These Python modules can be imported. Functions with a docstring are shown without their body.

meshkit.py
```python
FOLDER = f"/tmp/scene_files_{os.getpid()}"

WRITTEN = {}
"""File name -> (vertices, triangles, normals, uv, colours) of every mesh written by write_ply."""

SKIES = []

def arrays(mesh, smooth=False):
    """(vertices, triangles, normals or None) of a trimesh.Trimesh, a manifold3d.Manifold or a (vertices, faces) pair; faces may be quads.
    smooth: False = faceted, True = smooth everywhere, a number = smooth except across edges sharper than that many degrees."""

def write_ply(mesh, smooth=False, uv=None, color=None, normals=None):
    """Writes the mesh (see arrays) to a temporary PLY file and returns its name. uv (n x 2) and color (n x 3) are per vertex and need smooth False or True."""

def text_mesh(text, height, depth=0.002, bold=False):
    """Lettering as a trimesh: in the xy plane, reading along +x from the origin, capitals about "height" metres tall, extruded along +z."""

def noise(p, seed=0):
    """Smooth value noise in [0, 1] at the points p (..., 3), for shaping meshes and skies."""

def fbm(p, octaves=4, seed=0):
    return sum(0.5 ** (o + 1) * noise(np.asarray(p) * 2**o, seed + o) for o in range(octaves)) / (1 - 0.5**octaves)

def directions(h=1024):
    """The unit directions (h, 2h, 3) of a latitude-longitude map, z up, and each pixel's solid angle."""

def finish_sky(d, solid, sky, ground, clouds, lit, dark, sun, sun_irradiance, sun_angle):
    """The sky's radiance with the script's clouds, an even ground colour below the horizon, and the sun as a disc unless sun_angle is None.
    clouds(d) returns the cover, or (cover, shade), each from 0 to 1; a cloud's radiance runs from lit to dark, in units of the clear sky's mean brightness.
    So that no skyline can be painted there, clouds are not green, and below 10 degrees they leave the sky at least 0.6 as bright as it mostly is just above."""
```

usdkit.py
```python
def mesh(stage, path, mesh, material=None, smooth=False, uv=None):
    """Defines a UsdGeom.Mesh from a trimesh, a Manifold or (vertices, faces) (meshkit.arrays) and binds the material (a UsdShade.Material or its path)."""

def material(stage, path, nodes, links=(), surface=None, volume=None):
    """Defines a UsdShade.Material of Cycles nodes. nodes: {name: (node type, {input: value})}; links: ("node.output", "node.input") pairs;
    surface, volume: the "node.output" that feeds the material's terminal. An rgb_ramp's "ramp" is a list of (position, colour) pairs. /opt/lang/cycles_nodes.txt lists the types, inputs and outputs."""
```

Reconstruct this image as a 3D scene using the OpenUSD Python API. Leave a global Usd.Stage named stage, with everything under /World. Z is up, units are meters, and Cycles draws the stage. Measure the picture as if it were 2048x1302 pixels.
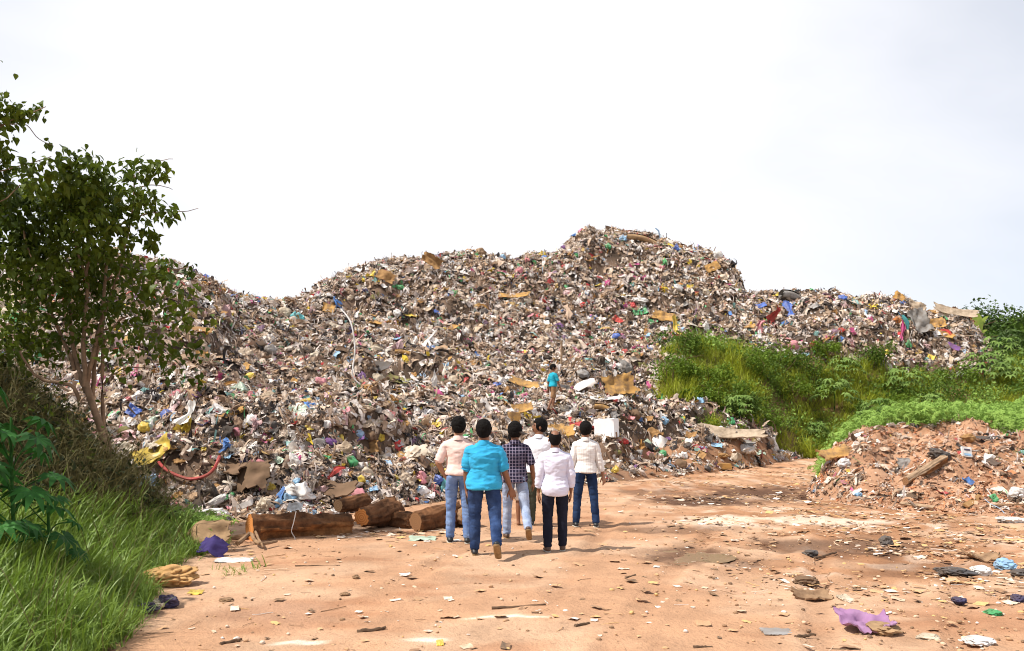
import math, random
import numpy as np, trimesh, usdkit, meshkit
import manifold3d as m3
from scipy.interpolate import PchipInterpolator
from scipy.ndimage import map_coordinates
from pxr import Usd, UsdGeom, UsdLux, UsdShade, Gf, Sdf, Vt

# ------------------------------------------------------------------ camera, sky, sun, exposure
stage = Usd.Stage.CreateInMemory()
UsdGeom.Xform.Define(stage, '/World')
F, HZ, EYE = 1600.0, 850.0, 1.72
camera = UsdGeom.Camera.Define(stage, '/World/camera')
camera.CreateHorizontalApertureAttr(36.0)
camera.CreateFocalLengthAttr(36.0 * F / 2048)
camera.CreateVerticalApertureOffsetAttr(36.0 * (HZ - 651) / 2048)
camera.CreateExposureAttr(0.4)
camera.AddTranslateOp().Set((0, 0, EYE))
camera.AddRotateXOp().Set(90)
SUN_EL, SUN_AZ = math.radians(54), math.radians(-112)      # azimuth = atan2(x, y) of the direction towards the sun
sky_mat = usdkit.material(stage, '/World/Looks/sky_cloud', {
    "s": ("sky_texture", {"sky_type": "single_scattering", "sun_disc": False, "sun_elevation": SUN_EL, "sun_rotation": SUN_AZ}),
    "c": ("texture_coordinate", {}),
    "n": ("noise_texture", {"scale": 2.1, "detail": 5.0, "roughness": 0.5, "distortion": 0.4}),
    "mp": ("mapping", {"scale": (1.0, 1.0, 2.4), "location": (0.3, 0.2, 0.0)}),
    "d": ("vector_math", {"math_type": "dot_product", "vector2": (-0.02, 0.955, 0.296)}),
    "a": ("math", {"math_type": "multiply_add", "value2": 0.30}),
    "k": ("map_range", {"from_min": 0.93, "from_max": 1.10, "to_min": 0.60, "to_max": 1.0, "clamp": True}),
    "m": ("mix", {"color2": (8.0, 8.05, 8.4)}),
    "b": ("background_shader", {"strength": 0.1})},
    [("c.generated", "mp.vector"), ("mp.vector", "n.vector"), ("c.generated", "d.vector1"), ("n.fac", "a.value1"), ("d.value", "a.value3"), ("a.value", "k.value"), ("k.result", "m.fac"), ("s.color", "m.color1"), ("m.color", "b.color")], surface="b.background")
dome = UsdLux.DomeLight.Define(stage, '/World/sky')
UsdShade.MaterialBindingAPI.Apply(dome.GetPrim()).Bind(sky_mat)
sun = UsdLux.DistantLight.Define(stage, '/World/sun')
sun.CreateIntensityAttr(1.25); sun.CreateAngleAttr(1.2); sun.CreateNormalizeAttr(True); sun.CreateColorAttr(Gf.Vec3f(1.0, .95, .87))
sdir = Gf.Vec3d(math.sin(SUN_AZ) * math.cos(SUN_EL), math.cos(SUN_AZ) * math.cos(SUN_EL), math.sin(SUN_EL))
sun.AddTransformOp().Set(Gf.Matrix4d(Gf.Rotation(Gf.Vec3d(0, 0, 1), sdir), Gf.Vec3d(0, 0, 0)))

# ------------------------------------------------------------------ helpers
rng = np.random.default_rng(11)
taken = {}
def numbered(parent, name):
    k = (parent, name); n = taken.get(k, 0); taken[k] = n + 1
    return name if n == 0 else f'{name}_{n:03d}'
def tags(prim, label=None, cat=None, group=None, kind=None):
    for k, v in (('label', label), ('category', cat), ('group', group), ('kind', kind)):
        if v: prim.SetCustomDataByKey(k, v)
def place(g, loc, rz=0.0):
    if loc is not None: g.AddTranslateOp().Set(tuple(float(a) for a in loc))
    if rz: g.AddRotateZOp().Set(float(rz))
def thing(name, label, cat, loc=(0, 0, 0), rz=0.0, group=None):
    p = '/World/' + numbered('/World', name)
    x = UsdGeom.Xform.Define(stage, p); place(x, loc, rz); tags(x.GetPrim(), label, cat, group)
    return p
def part(parent, name, mesh, mat, smooth=35, label=None, kind=None, loc=None):
    p = parent + '/' + numbered(parent, name)
    g = usdkit.mesh(stage, p, mesh, M[mat] if isinstance(mat, str) else mat, smooth)
    place(g, loc)
    tags(g.GetPrim(), label, kind=kind)
    return p
def solo(name, mesh, mat, label, cat, loc=(0, 0, 0), rz=0.0, group=None, smooth=35, kind=None):
    p = '/World/' + numbered('/World', name)
    g = usdkit.mesh(stage, p, mesh, M[mat] if isinstance(mat, str) else mat, smooth)
    place(g, loc, rz); tags(g.GetPrim(), label, cat, group, kind)
    return g
def primvar(g, name, a):
    UsdGeom.PrimvarsAPI(g).CreatePrimvar(name, Sdf.ValueTypeNames.Color3fArray, 'vertex').Set(Vt.Vec3fArray.FromNumpy(np.asarray(a, np.float32)))
def T(v, f): return trimesh.Trimesh(np.asarray(v, float), np.asarray(f, int), process=False)
def cat_(ms): return trimesh.util.concatenate(ms)
def smoothstep(a, b, x):
    t = np.clip((x - a) / (b - a), 0, 1); return t * t * (3 - 2 * t)
def rotm(rx, ry, rz):
    cx, sx, cy, sy, cz, sz = math.cos(rx), math.sin(rx), math.cos(ry), math.sin(ry), math.cos(rz), math.sin(rz)
    return np.array([[cz, -sz, 0], [sz, cz, 0], [0, 0, 1]]) @ np.array([[cy, 0, sy], [0, 1, 0], [-sy, 0, cy]]) @ np.array([[1, 0, 0], [0, cx, -sx], [0, sx, cx]])
def frame(d, up=(0, 0, 1)):
    d = np.asarray(d, float); d = d / np.linalg.norm(d); x = np.cross(d, up)
    if np.linalg.norm(x) < 1e-4: x = np.cross(d, (1, 0, 0))
    x /= np.linalg.norm(x); return np.stack([x, np.cross(x, d) * -1, d], 1) if False else np.stack([x, d, np.cross(x, d)], 1)
def tube(pts, r, n=8, cap=True):
    pts = np.asarray(pts, float); r = np.broadcast_to(np.asarray(r, float), (len(pts),))
    d = np.gradient(pts, axis=0); d /= np.linalg.norm(d, axis=1, keepdims=True) + 1e-12
    ref = np.array([0, 0, 1.0]) if abs(d[:, 2]).mean() < .8 else np.array([1.0, 0, 0])
    vs = []
    for p, t, rr in zip(pts, d, r):
        x = np.cross(t, ref); x /= np.linalg.norm(x) + 1e-9; y = np.cross(t, x)
        a = np.arange(n) / n * 2 * np.pi
        vs.append(p + rr * (np.cos(a)[:, None] * x + np.sin(a)[:, None] * y))
    v = np.vstack(vs); f = []
    for i in range(len(pts) - 1):
        for j in range(n):
            a, b = i * n + j, i * n + (j + 1) % n
            f += [[a, b, b + n], [a, b + n, a + n]]
    if cap:
        v = np.vstack([v, pts[0], pts[-1]]); c = len(pts) * n
        for j in range(n):
            f += [[c, (j + 1) % n, j], [c + 1, c - n + j, c - n + (j + 1) % n]]
    return T(v, f)
def spline(pts, n=24):
    pts = np.asarray(pts, float); t = np.r_[0, np.cumsum(np.linalg.norm(np.diff(pts, axis=0), axis=1) + 1e-6)]
    return PchipInterpolator(t, pts)(np.linspace(0, t[-1], n))
def grid_faces(nx, ny):
    i, j = np.meshgrid(np.arange(nx - 1), np.arange(ny - 1), indexing='ij')
    a = (i * ny + j).ravel(); b = a + ny
    return np.vstack([np.c_[a, b, b + 1], np.c_[a, b + 1, a + 1]])
def tiled(v, f, R, P):
    """copies of one small mesh under rotations*scale R (N,3,3) and positions P, as one mesh"""
    V = np.einsum('nij,kj->nki', R, v) + P[:, None]
    Fc = f[None] + (np.arange(len(P)) * len(v))[:, None, None]
    return T(V.reshape(-1, 3), Fc.reshape(-1, 3))
def rand_rots(n, g, tilt=None):
    q = g.normal(size=(n, 4)); q /= np.linalg.norm(q, axis=1, keepdims=True)
    w, x, y, z = q.T
    return np.stack([1 - 2 * (y * y + z * z), 2 * (x * y - z * w), 2 * (x * z + y * w), 2 * (x * y + z * w), 1 - 2 * (x * x + z * z), 2 * (y * z - x * w), 2 * (x * z - y * w), 2 * (y * z + x * w), 1 - 2 * (x * x + y * y)], 1).reshape(-1, 3, 3)
def quat_from(Rm):
    from scipy.spatial.transform import Rotation
    q = Rotation.from_matrix(Rm).as_quat()
    return Vt.QuathArray([Gf.Quath(float(a[3]), float(a[0]), float(a[1]), float(a[2])) for a in q])
def instancer(name, protos, idx, P, Rm, S, label=None, cat=None, parent='/World'):
    p = parent + '/' + numbered(parent, name)
    pi = UsdGeom.PointInstancer.Define(stage, p); paths = []
    for k, (mesh, mat, sm) in enumerate(protos):
        q = f'{p}/pieces/piece_{k:03d}'; usdkit.mesh(stage, q, mesh, M[mat], sm); paths.append(q)
    pi.CreatePrototypesRel().SetTargets(paths)
    pi.CreatePositionsAttr(Vt.Vec3fArray.FromNumpy(np.asarray(P, np.float32)))
    pi.CreateProtoIndicesAttr(Vt.IntArray.FromNumpy(np.asarray(idx, np.int32)))
    pi.CreateOrientationsAttr(quat_from(Rm))
    S = np.asarray(S, np.float32); S = np.repeat(S[:, None], 3, 1) if S.ndim == 1 else S
    pi.CreateScalesAttr(Vt.Vec3fArray.FromNumpy(S))
    tags(pi.GetPrim(), label, cat, kind='stuff')
    return pi

# ------------------------------------------------------------------ materials
M = {}
def mat(name, col, rough=.8, spec=.25, noise=None, col2=None, scale=6, bump=0, bscale=40, sheen=0, translucent=0, rnd=0, island=0, coord='object', metallic=0, detail=5, lo=.35, hi=.65):
    """plain procedural surface: two tones mixed by noise, optional value change per object / per island, fine bump"""
    n = {"p": ("principled_bsdf", {"roughness": rough, "specular_ior_level": spec, "sheen_weight": sheen, "metallic": metallic}), "tc": ("texture_coordinate", {})}
    L = []
    c2 = col2 or tuple(a * .6 for a in col)
    n["nz"] = ("noise_texture", {"scale": scale, "detail": float(detail), "roughness": .6})
    n["rp"] = ("rgb_ramp", {"ramp": [(lo, c2), (hi, col)]})
    L += [(f"tc.{coord}", "nz.vector"), ("nz.fac", "rp.fac")]
    out = "rp.color"
    if rnd or island:
        n["inf"] = ("geometry", {}) if island else ("object_info", {})
        k = island or rnd
        n["mr"] = ("map_range", {"from_min": 0., "from_max": 1., "to_min": 1 - k, "to_max": 1 + k})
        n["hs"] = ("hsv", {"saturation": 1.0})
        L += [("inf.random_per_island" if island else "inf.random", "mr.value"), ("mr.result", "hs.value"), (out, "hs.color")]
        out = "hs.color"
    L.append((out, "p.base_color"))
    if bump:
        n["bz"] = ("noise_texture", {"scale": bscale, "detail": 4.0, "roughness": .65}); n["bp"] = ("bump", {"strength": bump, "distance": .02})
        L += [(f"tc.{coord}", "bz.vector"), ("bz.fac", "bp.height"), ("bp.normal", "p.normal")]
    surf = "p.BSDF"
    if translucent:
        n["tr"] = ("translucent_bsdf", {}); n["mx"] = ("mix_closure", {"fac": translucent})
        L += [(out, "tr.color"), ("p.BSDF", "mx.closure1"), ("tr.BSDF", "mx.closure2")]; surf = "mx.closure"
    M[name] = usdkit.material(stage, '/World/Looks/' + name, n, L, surface=surf)
def ramp_mat(name, cols, rough=.7, spec=.3, translucent=0, source='object', dirt=(.17, .115, .08), dirt_amt=.45, dscale=3.0, bump=.25, patch=0):
    """every copy takes one of many colours, then grime"""
    k = len(cols)
    n = {"inf": ("object_info", {}) if source == 'object' else ("geometry", {}), "rp": ("rgb_ramp", {"ramp": [(i / k, c) for i, c in enumerate(cols)], "interpolate": False}),
         "p": ("principled_bsdf", {"roughness": rough, "specular_ior_level": spec}), "tc": ("texture_coordinate", {}), "nz": ("noise_texture", {"scale": dscale, "detail": 5.0, "roughness": .65}),
         "dr": ("rgb_ramp", {"ramp": [(.4, (0, 0, 0)), (.72, (dirt_amt,) * 3)]}), "mx": ("mix", {"color2": dirt}),
         "bz": ("noise_texture", {"scale": 9.0, "detail": 4.0}), "bp": ("bump", {"strength": bump, "distance": .05})}
    ex = []
    if patch:
        n |= {"pl": ("noise_texture", {"scale": .42, "detail": 4.0, "roughness": .62}), "pr": ("rgb_ramp", {"ramp": [(.46, (0, 0, 0)), (.64, (patch,) * 3)]}), "pm": ("mix", {"mix_type": "multiply", "color2": (.50, .40, .33)})}
        ex = [("inf.location", "pl.vector"), ("pl.fac", "pr.fac"), ("pr.color", "pm.fac"), ("rp.color", "pm.color1")]
    L = ex + [("inf.random" if source == 'object' else "inf.random_per_island", "rp.fac"), ("tc.object", "nz.vector"), ("nz.fac", "dr.fac"), ("dr.color", "mx.fac"), ("pm.color" if patch else "rp.color", "mx.color1"), ("mx.color", "p.base_color"),
         ("tc.object", "bz.vector"), ("bz.fac", "bp.height"), ("bp.normal", "p.normal")]
    surf = "p.BSDF"
    if translucent:
        n["tr"] = ("translucent_bsdf", {}); n["mc"] = ("mix_closure", {"fac": translucent})
        L += [("mx.color", "tr.color"), ("p.BSDF", "mc.closure1"), ("tr.BSDF", "mc.closure2")]; surf = "mc.closure"
    M[name] = usdkit.material(stage, '/World/Looks/' + name, n, L, surface=surf)

# colours of single rubbish things: key -> (linear colour, word)
COL = {'white': (.74, .72, .69), 'cream': (.62, .52, .38), 'beige': (.46, .35, .24), 'grey': (.27, .26, .25), 'dark grey': (.09, .085, .085), 'black': (.022, .022, .025), 'brown': (.17, .095, .05), 'tan': (.40, .24, .11),
       'mustard': (.46, .235, .045), 'yellow': (.72, .50, .02), 'orange': (.62, .20, .03), 'red': (.52, .03, .03), 'pink': (.66, .22, .27), 'magenta': (.52, .03, .20), 'purple': (.17, .06, .26), 'navy': (.02, .025, .10),
       'blue': (.03, .13, .52), 'light blue': (.22, .47, .72), 'turquoise': (.05, .43, .46), 'green': (.03, .36, .12), 'olive': (.20, .19, .05), 'pale green': (.42, .55, .42)}
for k, c in COL.items():
    nm = k.replace(' ', '_'); lum = sum(c) / 3; c = tuple(.80 * a + .20 * (.45 * lum + .13 * d) for a, d in zip(c, (1.25, 1.0, .8)))
    mat('plastic_' + nm, c, .45, .35, col2=tuple(a * .45 + b for a, b in zip(c, (.07, .045, .027))), scale=3.2, bump=.35, bscale=7, detail=7, lo=.36, hi=.58)
    mat('cloth_' + nm, c, .95, .1, col2=tuple(a * .42 + b for a, b in zip(c, (.06, .04, .024))), scale=3.4, bump=.4, bscale=22, detail=7, lo=.36, hi=.60)
mat('cardboard', (.36, .205, .085), .85, .15, col2=(.22, .12, .05), scale=2.6, bump=.25, bscale=12)
mat('cardboard_mustard', (.46, .26, .085), .9, .1, col2=(.22, .135, .07), scale=3.5, bump=.4, bscale=7, detail=8, lo=.38, hi=.58)
mat('bark', (.20, .092, .042), .95, .1, col2=(.045, .022, .012), scale=5, bump=.9, bscale=18)
mat('rotten_wood', (.34, .15, .055), .95, .1, col2=(.10, .045, .02), scale=6, bump=.9, bscale=14)
mat('bark_light', (.30, .19, .11), .9, .1, col2=(.16, .095, .055), scale=7, bump=.5, bscale=22)
mat('stem_bark', (.29, .185, .11), .85, .2, col2=(.15, .095, .06), scale=6, bump=.4, bscale=25)
mat('twig', (.16, .10, .06), .9, .1, col2=(.07, .045, .03), scale=9)
mat('wood_grey', (.36, .25, .16), .9, .1, col2=(.20, .13, .08), scale=8, bump=.4, bscale=30)
def cut_wood(name, a, b, sc):
    M[name] = usdkit.material(stage, '/World/Looks/' + name, {"tc": ("texture_coordinate", {}), "w": ("wave_texture", {"wave_type": "rings", "rings_direction": "y", "scale": sc, "distortion": 3.0, "detail": 3.0}),
        "rp": ("rgb_ramp", {"ramp": [(0, a), (1, b)]}), "p": ("principled_bsdf", {"roughness": .85, "specular_ior_level": .15})},
        [("tc.object", "w.vector"), ("w.fac", "rp.fac"), ("rp.color", "p.base_color")], surface="p.BSDF")
cut_wood('cut_orange', (.50, .17, .045), (.66, .29, .09), 9)
cut_wood('cut_dark', (.17, .085, .04), (.26, .13, .06), 9)
cut_wood('cut_tan', (.40, .23, .11), (.50, .31, .17), 9)
mat('leaf_tree', (.27, .36, .035), .45, .22, col2=(.12, .19, .02), scale=1.0, translucent=.36, island=.55)
mat('leaf_shrub', (.30, .43, .045), .6, .15, col2=(.15, .27, .03), scale=.8, translucent=.3, island=.45)
mat('leaf_bright', (.50, .68, .17), .6, .12, col2=(.30, .52, .09), scale=.8, translucent=.3, island=.35)
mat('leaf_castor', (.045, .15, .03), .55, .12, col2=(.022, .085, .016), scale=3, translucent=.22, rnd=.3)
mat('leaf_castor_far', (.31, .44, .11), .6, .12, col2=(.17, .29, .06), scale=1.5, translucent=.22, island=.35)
mat('leaf_hedge', (.12, .20, .035), .55, .3, col2=(.055, .11, .022), scale=.35, translucent=.25, island=.4)
mat('leaf_far', (.20, .31, .04), .6, .12, col2=(.09, .17, .03), scale=.35, translucent=.25, island=.4)
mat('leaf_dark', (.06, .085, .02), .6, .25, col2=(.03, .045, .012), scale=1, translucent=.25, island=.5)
mat('foam_white', (.80, .80, .80), .8, .2, col2=(.74, .72, .70), scale=2)
mat('leaf_banana', (.30, .38, .06), .5, .4, col2=(.22, .30, .05), scale=3, translucent=.35)
G1 = [(.17, .30, .035), (.12, .25, .03), (.21, .33, .05), (.09, .20, .025), (.26, .34, .07), (.14, .27, .03), (.33, .30, .10), (.11, .24, .03)]
G2 = [(.20, .27, .025), (.15, .24, .02), (.25, .28, .03), (.12, .20, .018), (.28, .26, .05), (.18, .27, .02), (.32, .24, .07), (.14, .24, .02)]
G3 = [(.15, .13, .05), (.09, .12, .03), (.20, .17, .07), (.07, .11, .025), (.10, .16, .035), (.23, .20, .09), (.08, .13, .03)]
ramp_mat('grass_near', [tuple(a * k for a, k in zip(c, (1.0, .88, .9))) for c in G1], .5, .4, .3, 'island', (.12, .16, .03), .3, 1.0, 0)
ramp_mat('grass_bank', [tuple(min(.5, a * k) for a, k in zip(c, (1.7, 1.42, 1.2))) for c in G2], .6, .3, .3, 'island', (.15, .13, .03), .4, .7, 0)
ramp_mat('grass_dry', [tuple(a * .7 for a in c) for c in G3], .8, .2, .2, 'island', (.10, .08, .03), .3, 1.0, 0)
# mixed loose rubbish: mostly dirty pale scraps, some darks, few bright ones
_b = [tuple(1.05 * k * (.88 * a + .12 * sum(c) / 3) for a, k in zip(c, (1.0, 1.0, .93))) for c in [(.54, .40, .31), (.62, .48, .40), (.47, .33, .24), (.66, .54, .47), (.40, .27, .18), (.72, .64, .58), (.56, .41, .30), (.34, .22, .15), (.52, .38, .30), (.24, .15, .10), (.42, .27, .17)]]
_w = [(.82, .79, .76), (.74, .67, .62), (.80, .75, .71), (.68, .59, .53)]
_d = [(.05, .043, .04), (.10, .075, .06), (.03, .03, .034), (.14, .095, .065)]
_c = [(.46, .25, .08), (.40, .20, .05), (.62, .25, .26), (.55, .07, .07), (.10, .24, .55), (.36, .52, .70), (.20, .42, .40), (.10, .42, .16), (.70, .52, .06), (.30, .20, .28), (.62, .26, .05), (.60, .10, .28), (.62, .42, .42), (.50, .34, .14)]
def mix_cols(nb, nw, nd, nc, seed):
    g = random.Random(seed); L = [g.choice(_b) for _ in range(nb)] + [g.choice(_w) for _ in range(nw)] + [g.choice(_d) for _ in range(nd)] + [_c[(i * 5 + seed) % len(_c)] for i in range(nc)]
    g.shuffle(L); return L
ramp_mat('scrap_film', mix_cols(50, 30, 12, 8, 1), .45, .4, .12, patch=.5)
ramp_mat('scrap_cloth', mix_cols(50, 16, 24, 10, 2), .95, .1, .0, patch=.5)
ramp_mat('scrap_board', mix_cols(46, 14, 16, 10, 3), .8, .2, .0, patch=.5)
ramp_mat('scrap_earthy', [(.42, .24, .14), (.48, .30, .20), (.36, .19, .11), (.52, .38, .29), (.34, .15, .075), (.48, .28, .17), (.60, .48, .39), (.26, .13, .07), (.44, .23, .12), (.10, .075, .06), (.50, .31, .21), (.52, .20, .09)], .9, .1, .0, dirt=(.40, .22, .13), dirt_amt=.75)
ramp_mat('litter', [(.56, .42, .30), (.30, .19, .12), (.42, .26, .15), (.64, .54, .44), (.20, .13, .08), (.48, .30, .17), (.70, .64, .58), (.36, .22, .13), (.25, .15, .09), (.52, .33, .18), (.12, .085, .06), (.58, .38, .16)], .9, .1, .0, dirt=(.42, .23, .12), dirt_amt=.6)
# ground: tint per vertex times noise
def ground_mat(name, sc, bump, rough=.95, attr=True, c=(.5, .3, .2), dark=.72):
    n = {"at": ("attribute", {"attribute": "tint"}), "g": ("geometry", {}), "n1": ("noise_texture", {"scale": sc, "detail": 8.0, "roughness": .68}), "r1": ("rgb_ramp", {"ramp": [(.3, (dark,) * 3), (.55, (1, 1, 1)), (.75, (1.14, 1.14, 1.12))]}),
         "n2": ("noise_texture", {"scale": sc * 14, "detail": 4.0, "roughness": .7}), "r2": ("rgb_ramp", {"ramp": [(.28, (.62, .58, .55)), (.42, (1, 1, 1))]}), "m1": ("mix", {"mix_type": "multiply", "fac": 1.0}), "m2": ("mix", {"mix_type": "multiply", "fac": .8}),
         "p": ("principled_bsdf", {"roughness": rough, "specular_ior_level": .15}), "bp": ("bump", {"strength": bump, "distance": .03}), "ad": ("math", {"math_type": "add"})}
    L = [("g.position", "n1.vector"), ("g.position", "n2.vector"), ("n1.fac", "r1.fac"), ("n2.fac", "r2.fac"), ("at.color", "m1.color1"), ("r1.color", "m1.color2"), ("m1.color", "m2.color1"), ("r2.color", "m2.color2"), ("m2.color", "p.base_color"),
         ("n1.fac", "ad.value1"), ("n2.fac", "ad.value2"), ("ad.value", "bp.height"), ("bp.normal", "p.normal")]
    M[name] = usdkit.material(stage, '/World/Looks/' + name, n, L, surface="p.BSDF")
ground_mat('earth', 1.3, .9)
ground_mat('refuse_bed', 1.6, .9)
M['puddle'] = usdkit.material(stage, '/World/Looks/puddle', {"p": ("principled_bsdf", {"base_color": (.30, .185, .125), "roughness": .12, "specular_ior_level": .6}), "g": ("geometry", {}), "n": ("noise_texture", {"scale": 6.0, "detail": 3.0}), "b": ("bump", {"strength": .08, "distance": .02})},
    [("g.position", "n.vector"), ("n.fac", "b.height"), ("b.normal", "p.normal")], surface="p.BSDF")

# ------------------------------------------------------------------ terrain (heights as functions of x, y)
def zv(Y, v): return EYE + (HZ - v) / F * Y
UG = np.arange(-1400, 3600, 4.0); YG = np.arange(4, 120, .25)
def table(rows, back):
    us = np.array(sorted(rows)); K = len(rows[us[0]])
    Yk = np.array([[p[0] for p in rows[u]] for u in us], float)
    Zk = np.array([[0.0 if p[1] is None else zv(*p) for p in rows[u]] for u in us], float)
    uu = np.clip(UG, us[0], us[-1]); Yi = PchipInterpolator(us, Yk, axis=0)(uu); Zi = PchipInterpolator(us, Zk, axis=0)(uu)
    out = np.empty((len(UG), len(YG)))
    for i in range(len(UG)):
        y = np.r_[Yi[i, 0] - 1.5, Yi[i], Yi[i, -1] + back[0], Yi[i, -1] + back[0] + back[1]]
        z = np.r_[-.5, Zi[i], Zi[i, -1] - back[2], -.6]
        out[i] = np.where((YG < y[0]) | (YG > y[-1]), -.6, PchipInterpolator(y, z)(np.clip(YG, y[0], y[-1])))
    return out
def look(tab, x, y):
    u = 1024 + F * x / np.maximum(y, .5)
    return map_coordinates(tab, [(u - UG[0]) / 4.0, (y - YG[0]) / .25], order=1, mode='nearest')
N_ = None
MOUND = table({-1300: [(15, N_), (19, 880), (25, 790), (30, 700), (38, 600)], -500: [(15, N_), (19, 860), (25, 770), (30, 670), (38, 530)], 0: [(15, N_), (19, 860), (25, 770), (30, 655), (38, 532)], 300: [(14.5, N_), (17.5, 860), (24, 770), (31, 650), (40, 532)],
    400: [(14.5, N_), (17.2, 855), (24, 775), (32, 670), (41, 565)], 480: [(14.5, N_), (17.6, 852), (25, 780), (36, 690), (44, 606)], 540: [(14.6, N_), (17.8, 850), (25.5, 782), (38, 690), (46, 609)], 600: [(14.8, N_), (18, 848), (26, 785), (40, 690), (49, 608)], 640: [(15, N_), (18.2, 848), (26, 784), (41, 686), (51, 585)],
    700: [(15.5, N_), (18.6, 850), (27, 780), (43, 680), (54, 550)], 760: [(16, N_), (19.2, 852), (28, 783), (44, 670), (56, 534)], 850: [(17, N_), (20.5, 858), (29, 790), (45, 660), (57, 524)], 960: [(19, N_), (22.5, 872), (30, 800), (45, 672), (58, 518)], 1030: [(20.3, N_), (23.5, 885), (30.5, 812), (45.5, 680), (58.5, 530)],
    1060: [(21, N_), (24, 890), (31, 815), (46, 680), (59, 519)], 1110: [(21.8, N_), (25, 892), (32, 815), (46.5, 685), (59.5, 512)], 1150: [(22.5, N_), (26, 895), (33, 815), (47, 690), (60, 486)], 1220: [(24, N_), (28, 890), (35, 802), (48, 690), (62, 469)], 1300: [(26, N_), (30, 885), (37, 793), (47.5, 696), (62, 473)],
    1350: [(27, N_), (31, 882), (38, 790), (47, 700), (62, 494)], 1430: [(29.5, N_), (34, 882), (42, 820), (48, 704), (60, 516)], 1462: [(31, N_), (35, 882), (43, 845), (48, 712), (59, 538)], 1476: [(31.3, N_), (35.3, 883), (43.2, 855), (48, 716), (58, 560)], 1492: [(32, N_), (36, 884), (43.5, 860), (48, 720), (56, 600)],
    1530: [(34, N_), (38, 897), (44, 875), (48.3, 718), (55.5, 598)], 1560: [(37, N_), (41, 906), (44.5, 880), (48.5, 716), (55, 597)], 1640: [(43, N_), (44, 905), (46, 885), (48.6, 712), (54, 592)], 1700: [(43, N_), (44.5, 905), (46.3, 882), (48.6, 714), (54, 603)], 1800: [(43, N_), (45, 905), (46.5, 880), (48.6, 722), (54, 608)],
    1850: [(43.5, N_), (45, 905), (46.8, 880), (48.8, 730), (54, 632)], 1920: [(44, N_), (45.5, 905), (47, 882), (49, 742), (54, 640)], 1955: [(44, N_), (45.5, 905), (47.5, 885), (49, 750), (53.5, 672)], 1985: [(44, N_), (45.5, 905), (47.5, 888), (49, 765), (53, 715)], 2030: [(44, N_), (46, 905), (47.5, 890), (49, 800), (53, 760)], 2120: [(44, N_), (46, 905), (47.5, 895), (49, 880), (53, 870)]}, (9, 22, 1.2))
BANK = table({1270: [(38, 860), (41, 820), (44, 795), (48, 775), (62, 760)], 1300: [(37, 860), (40, 815), (43, 780), (46, 755), (62, 745)], 1325: [(35.3, 848), (37.3, 795), (40, 750), (44, 712), (60, 700)], 1400: [(34.5, 860), (37, 815), (40, 765), (44, 714), (60, 690)], 1480: [(35, 888), (38, 842), (42, 775), (46, 720), (60, 700)],
    1540: [(38, 918), (41, 870), (44, 800), (47.5, 726), (60, 705)], 1640: [(42, N_), (44, 860), (46, 792), (48, 728), (60, 712)], 1800: [(42, N_), (44, 852), (46.5, 792), (48.2, 742), (60, 725)], 1900: [(41, N_), (44, 845), (47, 785), (49.5, 752), (60, 740)], 2048: [(40, N_), (44, 830), (48, 770), (51, 742), (60, 728)], 2500: [(40, N_), (44, 830), (48, 770), (51, 742), (60, 728)], 3500: [(40, N_), (44, 850), (48, 800), (51, 790), (60, 780)]}, (25, 25, 1))
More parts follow.
